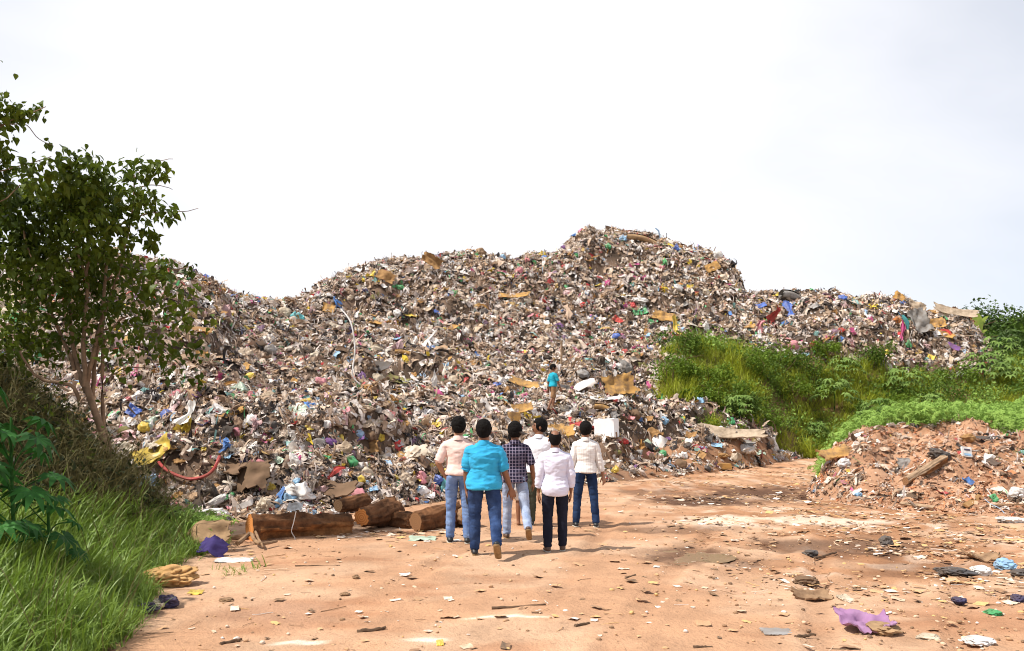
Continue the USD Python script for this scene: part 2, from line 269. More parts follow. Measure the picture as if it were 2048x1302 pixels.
HEAP = table({1590: [(20, 1010), (21, 1012), (22, 1014), (23, 1012), (26, 990)], 1640: [(18.8, N_), (19.6, 972), (20.5, 958), (21.5, 960), (25, 955)], 1690: [(17.6, N_), (18.8, 940), (19.6, 905), (21, 894), (25, 905)], 1740: [(16.8, N_), (18.3, 950), (19.3, 888), (20.5, 872), (25, 872)], 1790: [(16.2, N_), (18, 965), (19.4, 905), (20.5, 880), (25, 862)],
    1850: [(15.8, N_), (17.5, 968), (19.3, 892), (20.6, 866), (25, 852)], 1890: [(15.5, N_), (17.3, 970), (19.2, 890), (20.6, 863), (25, 850)], 1960: [(15, N_), (17, 975), (19, 905), (20.5, 874), (25, 848)], 2048: [(14.6, N_), (16.6, 985), (18.6, 925), (20.2, 884), (25, 846)], 2300: [(14.2, N_), (16.2, 985), (18.4, 920), (20.2, 880), (25, 840)], 3500: [(14.2, N_), (16.2, 985), (18.4, 930), (20.2, 890), (25, 850)]}, (5, 7, .25))
EDGE = PchipInterpolator([-20, 2, 6.1, 9.2, 11.3, 12.4, 14, 20, 40], [-2.6, -2.9, -3.15, -4.1, -4.35, -5.2, -6.2, -9, -22])
def z_left(x, y):
    d = EDGE(np.clip(y, -20, 40)) - x; s = np.interp(y, [5, 7, 9, 12], [.16, .20, .40, .80])
    z = s * (np.sqrt(np.maximum(d, 0) ** 2 + .16) - .4)
    z = np.where(d <= 0, -.05 + .3 * np.minimum(d, 0), np.minimum(z, 2.4 + .1 * d)) * 1.0
    return np.where(y > 24, -.6, z)
def z_base(x, y):
    p = np.stack([x, y, 0 * x], -1)
    return .16 * (meshkit.fbm(p * .22, 3, 5) - .5) + .05 * (meshkit.fbm(p * 1.1, 3, 6) - .5)
CREST = PchipInterpolator([-1300, 0, 300, 400, 540, 700, 850, 1060, 1220, 1430, 1492, 1560, 1800, 2030, 2120], [38, 38, 40, 41, 46, 54, 57, 59, 62, 60, 56, 55, 54, 53, 53])
def calm(x, y):
    return smoothstep(1.0, 9.0, CREST(np.clip(1024 + F * x / np.maximum(y, .5), -1300, 2120)) - y)
def lumps(x, y, z, amp):
    p = np.stack([x, y, z], -1)
    a = meshkit.fbm(p * .33, 3, 21) - .5; b = 1 - abs(2 * meshkit.fbm(p * .75, 3, 22) - 1); c = meshkit.fbm(p * 1.9, 2, 23) - .5
    return amp * (1.5 * a + .75 * (b - .55) + .38 * c)
def fade_lump(y): return np.interp(y, [14, 22, 35, 60], [.55, .8, 1.1, 1.35])
def z_mound(x, y):
    z = look(MOUND, x, y); p2 = np.stack([x, y, 0 * x], -1)
    h_ = np.interp(y, [14, 30, 60], [1.1, 1.9, 2.8]); k_ = z / h_ + 2.2 * meshkit.fbm(p2 * .16, 3, 24); fr = k_ - np.floor(k_)
    ms = smoothstep(.44, .60, meshkit.fbm(p2 * .24 + 7, 3, 25)) * smoothstep(.15, .8, z) * calm(x, y)
    z = z + .78 * ms * h_ * (smoothstep(.34, .66, fr) - fr)
    return z + np.clip(z + .1, 0, 1.0) * lumps(x, y, z, 1.0) * fade_lump(y) * (.55 + .45 * calm(x, y))
def z_bank(x, y):
    z = look(BANK, x, y); p = np.stack([x, y, z], -1)
    return z + np.clip(z, 0, 1) * (.8 * (meshkit.fbm(p * .3, 3, 31) - .5) + .3 * (meshkit.fbm(p, 2, 32) - .5))
def z_heap(x, y):
    z = look(HEAP, x, y); p = np.stack([x, y, z], -1)
    return z + np.clip(z * 2 + .1, 0, 1) * (.85 * (meshkit.fbm(p * .9, 3, 41) - .47) + .42 * (meshkit.fbm(p * 2.6, 3, 42) - .5))
SURF = [z_base, z_left, z_mound, z_bank, z_heap]
def height(x, y):
    x, y = np.broadcast_arrays(np.asarray(x, float), np.asarray(y, float)); sh = x.shape; x, y = np.atleast_1d(x), np.atleast_1d(y)
    zs = np.stack([f(x, y) for f in SURF]); return zs.max(0).reshape(sh), zs.argmax(0).reshape(sh)
def hit(u, v):
    """the first ground point seen in the direction (u, v) of the 2048 x 1302 photograph"""
    Y = np.arange(5, 90, .04); x = (u - 1024) / F * Y; z = EYE + (HZ - v) / F * Y
    h, k = height(x, Y); i = int(np.argmax(h >= z)) if (h >= z).any() else len(Y) - 1
    return np.array([x[i], Y[i], z[i]]), int(k[i])
def at(u, v, Y): return np.array([(u - 1024) / F * Y, Y, EYE + (HZ - v) / F * Y])
def normal(x, y, e=.25):
    dx = (height(x + e, y)[0] - height(x - e, y)[0]) / (2 * e); dy = (height(x, y + e)[0] - height(x, y - e)[0]) / (2 * e)
    n = np.stack([-dx, -dy, np.ones_like(dx)], -1); return n / np.linalg.norm(n, axis=-1, keepdims=True)

# ------------------------------------------------------------------ ground sheet
def axis(lo, a, b, hi, s, grow=1.13):
    m = list(np.arange(a, b, s)); st = s; l = a
    left = []
    while l > lo: st *= grow; l -= st; left.append(l)
    st = s; r = m[-1]
    while r < hi: st *= grow; r += st; m.append(r)
    return np.array(left[::-1] + m)
gx, gy = axis(-900, -6, 12, 900, .055), axis(-300, 5, 17, 1500, .055, 1.10)
X, Yy = np.meshgrid(gx, gy, indexing='ij')
U = 1024 + F * X / np.maximum(Yy, 2)
Pn = np.stack([X, Yy, 0 * X], -1)
def blob(u0, v0, ru, rv, seed, thr=.0):
    """soft-edged ground patch round the spot seen at (u0, v0), radii in metres derived there"""
    c = at(u0, v0, EYE * F / (v0 - HZ)); rx, ry = ru / F * c[1], rv / F * c[1] ** 2 / EYE
    d = np.hypot((X - c[0]) / rx, (Yy - c[1]) / ry) + 1.1 * (meshkit.fbm(Pn * 1.6, 4, seed) - .5)
    return smoothstep(1.0, .35, d)
tint = np.empty(X.shape + (3,)); tint[:] = (.44, .25, .145)
def mixin(w, c, k=1.0):
    global tint
    tint = tint * (1 - k * w[..., None]) + np.array(c) * k * w[..., None]
mixin(smoothstep(.42, .62, meshkit.fbm(Pn * .8, 4, 51)), (.52, .335, .215), .8)
mixin(smoothstep(.56, .74, meshkit.fbm(Pn * np.array([.5, 1.3, 1]), 4, 52)), (.33, .155, .08), .7)
right = smoothstep(1.0, 4.5, X) * smoothstep(7.5, 9.5, Yy)
mixin(right * smoothstep(.44, .62, meshkit.fbm(Pn * 1.2, 4, 53)), (.33, .155, .072), .8)
mixin(right * smoothstep(.55, .70, meshkit.fbm(Pn * 1.7, 4, 54)), (.58, .43, .32), .7)
wet = np.maximum.reduce([blob(1560, 985, 230, 24, 61), blob(1400, 1002, 170, 14, 62), blob(1400, 1112, 150, 26, 63) * .9, blob(1700, 1090, 240, 26, 64) * .8, blob(1340, 1060, 160, 12, 60) * .6, blob(1850, 1130, 200, 22, 59) * .5, blob(1300, 985, 100, 7, 65) * .7])
mixin(wet, (.115, .06, .036), 1.0)
mixin(np.maximum(blob(1450, 1045, 110, 14, 71), blob(1660, 1045, 150, 12, 72)), (.74, .62, .50), .65)
mixin(np.maximum.reduce([blob(860, 1280, 75, 8, 73), blob(1010, 1238, 110, 4, 74), blob(600, 1280, 60, 5, 75)]), (.80, .72, .58), .8)
mixin(blob(560, 1215, 200, 30, 76), (.42, .25, .16), .6)
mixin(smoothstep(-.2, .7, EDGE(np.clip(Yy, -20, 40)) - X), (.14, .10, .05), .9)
mixin(smoothstep(24, 34, Yy) * smoothstep(16, 11, Yy - 24 + 0 * X), (.58, .31, .17), .3)
Zg = z_base(X, Yy)
for c0, c1, c2 in ((.75, .30, .010), (2.35, .33, .010), (-1.6, .16, .004), (.05, .18, .004), (3.4, .52, .004)):       # wheel tracks pressed into the earth
    dx = abs(X - (c0 + c1 * (Yy - 6) + c2 * (Yy - 6) ** 2)) / np.hypot(1, c1); gr = np.exp(-(dx / .13) ** 4) * smoothstep(.38, .55, meshkit.fbm(Pn * .5 + c0, 3, 69)) * (Yy < 30) * (Yy > 3); lip = np.exp(-((dx - .2) / .06) ** 2) * (Yy < 30)
    Zg += -.022 * gr * (1 + .35 * np.sin(Yy * 38 + dx * 30)) + .012 * lip; mixin(gr, (.36, .195, .11), .5)
Zg += -.035 * wet * (Yy < 40) + .055 * wet * (meshkit.fbm(Pn * 3.6, 4, 66) - .5) * 2
Zg += (.018 * (meshkit.fbm(Pn * 5, 3, 67) - .5) + right * .085 * (meshkit.fbm(Pn * 3.2, 3, 68) - .5)) * (abs(X) < 40) * (Yy < 60)
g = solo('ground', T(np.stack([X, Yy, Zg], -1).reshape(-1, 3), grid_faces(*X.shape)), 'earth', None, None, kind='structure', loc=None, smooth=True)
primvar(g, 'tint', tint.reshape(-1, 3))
# puddle: a level sheet in the wet hollow
a = np.linspace(0, 2 * np.pi, 60, endpoint=False)
pc = at(1390, 1112, EYE * F / (1112 - HZ))
rr = .62 + .75 * meshkit.fbm(np.stack([np.cos(a) * 2.6, np.sin(a) * 2.6, 0 * a], -1), 4, 3)
pp = np.stack([pc[0] + .62 * rr * np.cos(a) + .25 * np.sin(2 * a), pc[1] + .80 * rr * np.sin(a), 0 * a], -1)
pz = float(np.median(z_base(pp[:, 0], pp[:, 1]))) - .030
pp[:, 2] = pz
solo('puddle', T(np.vstack([pp, [pc[0], pc[1], pz]]), [[60, i, (i + 1) % 60] for i in range(60)]), 'puddle', None, None, kind='structure', loc=None)

def terrain(name, fn, u0, u1, du, y0, y1, dy, m, tintfn):
    us = np.arange(u0, u1, du); ys = [y0]
    while ys[-1] < y1: ys.append(ys[-1] + dy * max(1, ys[-1] / 25))
    Uu, Y2 = np.meshgrid(us, np.array(ys), indexing='ij'); Xx = (Uu - 1024) / F * Y2; Z = fn(Xx, Y2)
    v = np.stack([Xx, Y2, Z], -1).reshape(-1, 3); f = grid_faces(*Uu.shape)
    f = f[(v[f][:, :, 2] > -.3).any(1)]
    used = np.unique(f); re = np.full(len(v), -1); re[used] = np.arange(len(used))
    g = solo(name, T(v[used], re[f]), m, None, None, kind='structure', loc=None, smooth=True)
    primvar(g, 'tint', tintfn(v[used]))
def tint_mound(v):
    n = meshkit.fbm(v * np.array([1, 1, 2.0]), 4, 81)[:, None]; e = np.clip((n - .38) / .3, 0, 1)
    c = (1 - e) * np.array([.06, .042, .03]) + e * np.array([.22, .145, .10])
    k = (smoothstep(1.5, .5, v[:, 2]) * smoothstep(2.0, 5.0, v[:, 0]))[:, None]
    return c * (1 - k) + k * np.array([.36, .185, .10])
def tint_bank(v):
    n = meshkit.fbm(v * .8, 4, 82)[:, None]; e = np.clip((n - .4) / .25, 0, 1)
    return (1 - e) * np.array([.07, .08, .02]) + e * np.array([.26, .15, .07])
def tint_heap(v):
    n = meshkit.fbm(v * 1.3, 4, 83)[:, None]; e = np.clip((n - .36) / .3, 0, 1)
    k = smoothstep(22, 24, v[:, 1])[:, None]
    return ((1 - e) * np.array([.31, .165, .095]) + e * np.array([.47, .275, .17])) * (1 - k) + np.array([.10, .09, .03]) * k
terrain('rubbish_hill', z_mound, -1250, 2120, 7, 12.5, 84, .22, 'refuse_bed', tint_mound)
terrain('grassy_bank_terrain', z_bank, 1264, 3300, 12, 32, 108, .4, 'earth', tint_bank)
terrain('rubble_heap_terrain', z_heap, 1596, 3300, 8, 13, 36, .1, 'earth', tint_heap)
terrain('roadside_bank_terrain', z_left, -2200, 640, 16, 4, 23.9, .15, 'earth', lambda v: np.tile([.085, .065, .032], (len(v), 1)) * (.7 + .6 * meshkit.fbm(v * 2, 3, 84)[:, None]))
mat('cloth_purple_faded', (.32, .19, .30), .95, .1, col2=(.27, .14, .26), scale=3, bump=.2, bscale=40)
mat('cloth_violet', (.055, .042, .135), .9, .1, col2=(.05, .035, .13), scale=3, bump=.2, bscale=40)
mat('cloth_burlap', (.50, .30, .13), .95, .1, col2=(.38, .22, .09), scale=3, bump=.4, bscale=60)

# ------------------------------------------------------------------ shapes of rubbish
def sheet(w, h, nx, ny, amp, seed, curl=0.0, thick=0.0, wave=2.2, ragged=.12, fold=0.0):
    """a crumpled sheet lying in xy: noise relief, curl about y (radians over the width), a fold, and a real thickness"""
    g = np.random.default_rng(seed)
    x, y = np.meshgrid(np.linspace(-.5, .5, nx), np.linspace(-.5, .5, ny), indexing='ij')
    edge = (np.maximum(abs(x), abs(y)) > .49)
    x = x + edge * g.uniform(-ragged, ragged, x.shape) * .5; y = y + edge * g.uniform(-ragged, ragged, y.shape) * .5
    X0, Y0 = x * w, y * h; q = np.stack([x * wave + seed, y * wave * h / w + .37 * seed, 0 * x], -1)
    z = amp * (2 * meshkit.fbm(q, 3, seed % 97) - 1) + amp * .8 * (1 - abs(2 * meshkit.fbm(q * 1.4 + 9, 2, seed % 89) - 1) * 2)
    if fold: z = z + fold * abs(x - .1 * np.sin(seed)) * w
    if curl:
        r = w / curl; a = X0 / r; X0, z = (r - z) * np.sin(a), r - (r - z) * np.cos(a)
    v = np.stack([X0, Y0, z], -1).reshape(-1, 3); f = grid_faces(nx, ny)
    if thick:
        m = T(v, f); nrm = m.vertex_normals; n = len(v); v2 = np.vstack([v + nrm * thick / 2, v - nrm * thick / 2]); id_ = np.arange(n).reshape(nx, ny)
        rim = np.r_[id_[:, 0], id_[-1, 1:], id_[-2::-1, -1], id_[0, -2:0:-1]]; r2 = np.roll(rim, -1)
        f = np.vstack([f, f[:, ::-1] + n, np.c_[rim, rim + n, r2 + n], np.c_[rim, r2 + n, r2]])
        return T(v2, f)
    return T(v, f)
def lump(seed, sub=2, sx=1, sy=1, sz=.7, rough=.35, freq=1.6, crease=.25):
    m = trimesh.creation.icosphere(sub, .5); v = m.vertices; n = v / .5
    d = 1 + rough * (2 * meshkit.fbm(n * freq + seed * 1.7, 3, seed % 83) - 1) - crease * np.maximum(0, .28 - abs(2 * meshkit.noise(n * freq * 1.5 + seed, seed % 71) - 1)) * 2
    return T(n * .5 * d[:, None] * np.array([sx, sy, sz]), m.faces)
def bag(seed, sub=3, sx=1, sy=1, sz=.75):
    """a knotted plastic bag: slack folded body and a gathered neck"""
    m = lump(seed, sub, sx, sy, sz, .42, 1.5, .4); v = np.array(m.vertices)
    up = np.maximum(v[:, 2] / sz / .5 - .72, 0); v[:, :2] *= (1 - 1.9 * np.clip(up, 0, .45))[:, None]; v[:, 2] += up * .55 * sz
    v += .02 * np.stack([np.sin(v[:, 1] * 26 + seed), np.cos(v[:, 0] * 24), np.sin(v[:, 0] * 21 + v[:, 1] * 17)], -1)
    return T(v, m.faces)
def rag(l, w, seed, n=9, m_=4, bend=.5):
    """a strip of cloth or film, bent and twisted along its length"""
    g = np.random.default_rng(seed); t = np.linspace(-.5, .5, n); s = np.linspace(-.5, .5, m_)
    c = np.stack([t * l, .14 * l * np.sin(t * g.uniform(2, 6) + g.uniform(0, 6)), bend * l * .3 * np.sin(t * g.uniform(2, 7) + g.uniform(0, 6))], -1)
    tw = g.uniform(-1.2, 1.2) * t + g.uniform(-.5, .5); wd = w * (1 + .35 * np.sin(t * 9 + seed)) * g.uniform(.75, 1.15, n)
    off = s[None, :, None] * wd[:, None, None] * np.stack([0 * tw, np.cos(tw), np.sin(tw)], -1)[:, None]
    v = c[:, None] + off; v[..., 2] += .16 * w * np.cos(s * 9 + seed)[None]
    return T(v.reshape(-1, 3), grid_faces(n, m_))
def block(sx, sy, sz, seed, worn=.06, bev=.06):
    """a slab or box with rounded worn edges"""
    b = min(sx, sy, sz) * max(bev, .08); c = m3.Manifold.cube((sx - 2 * b, sy - 2 * b, sz - 2 * b), True)
    pts = np.array([[x, y, z] for x in (-1, 1) for y in (-1, 1) for z in (-1, 1)]) * np.array([sx, sy, sz]) / 2
    g = np.random.default_rng(seed); pts = pts * (1 + worn * g.uniform(-1, .4, pts.shape))
    P = np.vstack([pts - np.sign(pts) * b * np.eye(3)[k] for k in range(3)])
    m = m3.Manifold.hull_points(P).to_mesh(); return T(m.vert_properties[:, :3], m.tri_verts)
def roll(l, r, seed, turns=2.3):
    """a loose roll of carpet or board along x"""
    a = np.linspace(0, turns * 2 * np.pi, 46); rad = r * (.35 + .65 * a / a[-1]); t = np.linspace(-.5, .5, 9) * l
    Y0 = np.cos(a) * rad; Z0 = np.sin(a) * rad * .8; g = np.random.default_rng(seed)
    v = np.stack([np.broadcast_to(t[:, None], (9, 46)), np.broadcast_to(Y0, (9, 46)), np.broadcast_to(Z0, (9, 46))], -1).copy()
    v[..., 1:] += .1 * r * (meshkit.fbm(v * 3 / l + seed, 3, seed)[..., None] - .5); v[..., 0] += g.uniform(-.04, .04, 46)[None] * l * .4
    v[..., 2] += .12 * l * np.cos(t / l * 2.4)[:, None] - .12 * l
    n = 9 * 46; f = grid_faces(9, 46); m = T(v.reshape(-1, 3), f); nr = m.vertex_normals * .012
    return T(np.vstack([m.vertices + nr, m.vertices - nr]), np.vstack([f, f[:, ::-1] + n]))
def bottle(seed, l=.28, r=.045):
    pr = np.array([[0, 0], [r, 0], [r, .15 * l], [r * .9, .3 * l], [r, .45 * l], [r, .62 * l], [r * .35, .84 * l], [r * .35, .9 * l], [r * .4, .9 * l], [r * .4, l], [0, l]])
    m = trimesh.creation.revolve(pr, sections=12); m.apply_transform(trimesh.transformations.rotation_matrix(1.45, (0, 1, 0))); return m

# ------------------------------------------------------------------ loose rubbish in the mass (uncountable)
protos, fam = [], []
def add(mesh, m, w, sm=40, hang=0): protos.append((mesh, m, sm)); fam.append((w, hang))
for k in range(9): add(sheet(1, .45 + .05 * k, 7, 5, .2, 100 + k, wave=1.6 + .2 * (k % 3)), 'scrap_film', 1.5)
for k in range(6): add(sheet(.95, .65, 7, 6, .3, 140 + k, curl=.8 + .3 * k, wave=2.2), 'scrap_cloth', 1.1)
for k in range(10): add(rag(1.5, .28 + .03 * k, 160 + k), 'scrap_cloth' if k % 2 else 'scrap_film', 1.3, hang=1)
for k in range(7): add(lump(180 + k, 2, 1, .7, .5, .75, 2.4, .7), 'scrap_film', .6)
for k in range(5): add(lump(200 + k, 2, 1, .6, .45, .75, 2.6, .7), 'scrap_cloth', .4)
for k in range(5): add(sheet(1, .7, 3, 3, .04, 220 + k, curl=.35 * k, thick=.03), 'scrap_board', .4)
for k in range(4): add(block(.8, .5, .25 + .06 * k, 230 + k), 'scrap_board', .12, 30)
for k in range(4): add(tube(spline(np.random.default_rng(240 + k).uniform(-.12, .12, (4, 3)) + np.linspace(-.9, .9, 4)[:, None] * [1, 0, 0], 7), .022, 5), 'scrap_board', .6)
for k in range(2): add(bottle(k, .6, .11), 'scrap_film', .35)
def bundle(seed):
    g = np.random.default_rng(seed); ms = []
    for k in range(8):
        m = rag(g.uniform(.7, 1.5), g.uniform(.05, .16), seed * 31 + k, 8, 3, .6); m.vertices = m.vertices @ rotm(g.normal(0, .35), g.normal(0, .35), g.normal(0, .45)).T + g.normal(0, .1, 3); ms.append(m)
    for k in range(3):
        m = sheet(g.uniform(.3, .6), g.uniform(.3, .5), 4, 4, .12, seed * 17 + k); m.vertices = m.vertices @ rotm(*g.normal(0, .6, 3)).T + g.normal(0, .2, 3) * [1, 1, .4]; ms.append(m)
    return cat_(ms)
for k in range(6): add(rag(1.9, .07 + .012 * k, 260 + k, 10, 3, .7), 'scrap_cloth' if k % 2 else 'scrap_film', 2.4, hang=1)
for k in range(5): add(bundle(270 + k), 'scrap_cloth' if k % 2 else 'scrap_film', 1.3, hang=1)
for k in range(5): add(sheet(.5, .3, 4, 3, .1, 280 + k, curl=.5), 'scrap_film', 1.5)
W = np.array([a for a, _ in fam]); W /= W.sum(); HANG = np.array([b for _, b in fam])
def orient(P, nrm, idx, g, tilt=.55):
    """z of the piece along the slope's normal, spun about it, tilted at random; strips on steep faces hang downhill"""
    n = nrm + g.normal(0, tilt * .5, nrm.shape); n /= np.linalg.norm(n, axis=1, keepdims=True)
    t = g.normal(size=n.shape)
    steep = (HANG[idx] > 0) & (g.random(len(n)) < np.clip(1.35 - nrm[:, 2] * 1.0, .25, .85))
    t[steep] = np.array([0, 0, -1.0]) + g.normal(0, .22, (steep.sum(), 3))
    x = t - (t * n).sum(1, keepdims=True) * n; x /= np.linalg.norm(x, axis=1, keepdims=True)
    return np.stack([x, np.cross(n, x), n], 2)
def scatter_mass(name, fn, which, n, u0, u1, y0, y1, size, label, seed, power=1.0, keep=None, lift=.12, remap=None, expo=1.55):
    """pieces over a slope, thinner with distance; size in metres grows a little with it"""
    g = np.random.default_rng(seed); u = g.uniform(u0, u1, n); r = g.random(n)
    Y = y0 * (y1 / y0) ** r if power == 1 else y0 + (y1 - y0) * r
    x = (u - 1024) / F * Y; z, k = height(x, Y); ok = (k == which)
    if keep is not None: ok &= keep(u, Y, x, z, g)
    x, Y, z = x[ok], Y[ok], z[ok]; nr = normal(x, Y, .2); m = len(x)
    idx = g.choice(len(protos), m, p=W)
    s = size(Y) * np.exp(np.clip(g.normal(-.03, .48, m), -1.1, .85)); s[HANG[idx] > 0] *= 1.15
    P = np.stack([x, Y, z], -1) + nr * (lift * s * g.uniform(-.4, 1.9, m))[:, None]
    pr = protos if remap is None else [(a, remap, c) for a, b, c in protos]
    used = np.unique(idx); re = np.full(len(protos), 0); re[used] = np.arange(len(used))
    instancer(name, [pr[i] for i in used], re[idx], P, orient(P, nr, idx, g), s, label, None)
msize = lambda Y: np.interp(Y, [14, 20, 30, 45, 60], [.115, .14, .165, .20, .225])
soil = lambda u, Y, x, z, g: ~((z < 1.4) & (x > 2.5) & (meshkit.fbm(np.stack([x, Y, z], -1) * .8, 3, 92) > .47) & (g.random(len(u)) < .8))
scatter_mass('loose_rubbish', None, 2, 200000, -420, 2110, 13.5, 66, msize, 'dense mass of dirty plastic film, rags and paper scraps covering the hill', 7, 1.0, keep=lambda *a: soil(*a))
scatter_mass('loose_rubbish', None, 2, 110000, -200, 2110, 38, 64, msize, 'dense mass of faded scraps over the upper hill', 8, 0)
scatter_mass('draped_rubbish', None, 2, 3400, -300, 2110, 13.5, 64, lambda Y: msize(Y) * 2.2, 'larger torn sheets, rags and tangled strips draped over the hill', 6, 1.0, keep=lambda u, Y, x, z, g: g.random(len(u)) < .75, remap='scrap_cloth', lift=.04)
scatter_mass('heap_rubbish', None, 4, 5600, 1600, 2300, 14, 24.5, lambda Y: .13 + 0 * Y, 'torn rags and plastic scraps mixed into the orange earth heap', 9, 1.0, keep=lambda u, Y, x, z, g: g.random(len(u)) < 0.16 + .84 * (meshkit.fbm(np.stack([x, Y, z], -1) * 1.1, 3, 91) > .50))
scatter_mass('heap_earth_clods', None, 4, 12000, 1600, 2300, 14, 24, lambda Y: .075 + 0 * Y, 'orange clods, chips and soil crumbs on the earth heap', 10, 1.0, remap='scrap_earthy')
# litter and crumbs lying on the open ground
lit = [(sheet(.5, .22 + .04 * k, 4, 3, .05, 300 + k, curl=.1), 'litter', 40) for k in range(6)] + [(tube(spline(np.random.default_rng(320 + k).uniform(-.08, .08, (4, 3)) * [1, 1, .3] + np.linspace(-.6, .6, 4)[:, None] * [1, 0, 0], 6), .022, 5), 'litter', 40) for k in range(3)] + [(lump(330 + k, 1, 1, .8, .6, .4), 'litter', 40) for k in range(4)]
def scatter_litter(name, n, dens, size, label, seed, y1=44, only=None):
    g = np.random.default_rng(seed); Y = 5.5 * (y1 / 5.5) ** g.random(n); x = (g.uniform(-100, 2150, n) - 1024) / F * Y; z, k = height(x, Y)
    ok = (k == 0) & (g.random(n) < dens(x, Y)); x, Y, z = x[ok], Y[ok], z[ok]; m = len(x); idx = g.integers(0, len(lit), m) if only is None else g.choice(only, m)
    n_ = np.tile([0, 0, 1.0], (m, 1)) + g.normal(0, .09, (m, 3)); n_ /= np.linalg.norm(n_, axis=1, keepdims=True)
    t = g.normal(size=(m, 3)); ax = t - (t * n_).sum(1, keepdims=True) * n_; ax /= np.linalg.norm(ax, axis=1, keepdims=True)
    s = size * np.exp(np.clip(g.normal(0, .5, m), -1.2, .8)) * (1 + (Y - 6) * .03)
    instancer(name, lit, idx, np.stack([x, Y, z + .006 + .02 * s], -1), np.stack([ax, np.cross(n_, ax), n_], 2), s, label)
def dens_right(x, y):
    p = np.stack([x, y, 0 * x], -1); n = meshkit.fbm(p * np.array([.7, 1.0, 1]), 4, 95)
    base = .035 + .85 * smoothstep(1.5, 4.5, x - .06 * (y - 8)) * smoothstep(7.3, 9.3, y) * smoothstep(.38, .60, n)
    toe = smoothstep(1.6, .0, EDGE(np.clip(y, -20, 40)) * 0 + (z_gap(x, y)))
    logs_ = .75 * smoothstep(1.0, .2, np.hypot((x + 2.3) / 2.4, (y - 12.9) / 1.0) - .1)
    return np.clip(base + .7 * toe + logs_, 0, 1)
def z_gap(x, y):
    """roughly how far the open ground here is from the foot of the hill or of the heap, in metres"""
    d = np.full(np.shape(x), 9.0)
    for k in (.5, 1.0, 1.6):
        hit_ = (look(MOUND, x, y + k) > .05) | (look(HEAP, x, y + k) > .05) | (look(HEAP, x + k, y) > .05); d = np.where(hit_ & (d > 8), k, d)
    return d
scatter_litter('ground_litter', 46000, dens_right, .11, 'trodden scraps, chips and twigs scattered over the orange ground', 12, only=[0, 1, 2, 3, 4, 5, 0, 1, 2, 3, 4, 5, 6, 7, 8])
scatter_litter('pebbles', 16000, lambda x, y: .05 + .22 * smoothstep(1, 4, x), .024, 'small stones and clods on the orange ground', 13, 20, only=[9, 10, 11, 12])

# ------------------------------------------------------------------ single pieces of rubbish one can point at
seen_at = []        # (short phrase, u, v) of every piece already named
def hero(name, cat, label, kind, u, v, w, h, m, tilt=25, roll_=0, yaw=0, lift=.25, short=None, amp=.12, curl=0, thick=0, fold=0, group=None, depth=None, sub=3, Y=None):
    """w, h: its size in the photograph; it lies where the ground is met in that direction"""
    p = hit(u, v)[0] if Y is None else at(u, v, Y); s = p[1] / F; seed = int(u * 7 + v * 13) % 9973; W_, H_ = w * s, h * s
    if kind == 'sheet': me = sheet(W_, H_, 18, 15, amp * min(W_, H_), seed, curl, thick or .006, fold=fold, ragged=.07)
    elif kind == 'board': me = sheet(W_, H_, 14, 11, amp * 1.35 * min(W_, H_), seed, curl, thick or .02, ragged=.14, wave=1.7, fold=fold)
    elif kind == 'bag': me = bag(seed, sub, W_, depth * s if depth else .8 * W_, H_)
    elif kind == 'lump': me = lump(seed, sub, W_, depth * s if depth else .8 * W_, H_, .4, 1.8, .4)
    elif kind == 'block':
        me = block(W_, (depth or .7 * w) * s, H_, seed, .12).subdivide().subdivide(); me = T(me.vertices + me.vertex_normals * (.07 * min(W_, H_) * (meshkit.fbm(me.vertices * 3.5 / W_ + seed, 3, 4) - .5))[:, None], me.faces)
    elif kind == 'roll': me = roll(W_, H_ / 2, seed)
    elif kind == 'rag': me = rag(W_, H_, seed, 14, 6, .35)
    R = rotm(math.radians(tilt), 0, 0) @ rotm(0, 0, math.radians(roll_)) if kind in ('sheet', 'board', 'rag') else rotm(math.radians(tilt), math.radians(-roll_), 0)
    R = rotm(0, 0, math.radians(yaw)) @ R
    v_ = me.vertices @ R.T; zr = v_[:, 2].min(); v_[:, 2] -= zr * (1 - lift) if kind not in ('sheet', 'board', 'rag') else zr * .9
    seen_at.append((short or label, u, v))
    return solo(name, T(v_, me.faces), m, label, cat, loc=p, group=group, smooth=50)
H = hero
# --- foot of the hill beside the roadside bank
def arc_tube(name, cat, label, pts, r, m, short, n=30):
    q = [hit(u, v)[0] + np.array([0, -.1, up]) for u, v, up in pts]; c = q[0]; seen_at.append((short, pts[len(pts) // 2][0], pts[len(pts) // 2][1]))
    return solo(name, tube(spline([a - c for a in q], n), r, 8), m, label, cat, loc=c)
arc_tube('hose', 'hose', 'bright red plastic hose curving in a hanging arc near the foot of the hill', [(322, 944, .2), (338, 960, .2), (362, 970, .18), (385, 973, .15), (405, 971, .16), (424, 964, .18), (437, 950, .22), (443, 936, .24)], .03, 'plastic_red', 'red hose')
H('plastic_sheet', 'plastic sheet', 'crumpled bright yellow plastic sheet bent like an arch above the blue bag', 'sheet', 308, 928, 84, 36, 'plastic_yellow', 62, 38, 0, short='bright yellow plastic sheet', amp=.16, curl=1.3)
H('plastic_bag', 'plastic bag', 'flattened light blue plastic bag beside the dark bank under the yellow sheet', 'sheet', 294, 978, 46, 36, 'plastic_light_blue', 45, 8, 0, short='flattened light blue bag', amp=.3, curl=.6)
H('plastic_bag', 'plastic bag', 'shiny black rubbish bag below the right end of the red hose', 'bag', 420, 998, 32, 40, 'plastic_black', 20, 10, short='black bag under the hose')
H('plastic_bag', 'plastic bag', 'large dark grey plastic bag draped over rubbish well above the red hose', 'sheet', 448, 880, 52, 44, 'cloth_black', 40, -25, 0, short='large dark bag', amp=.25, curl=1.0)
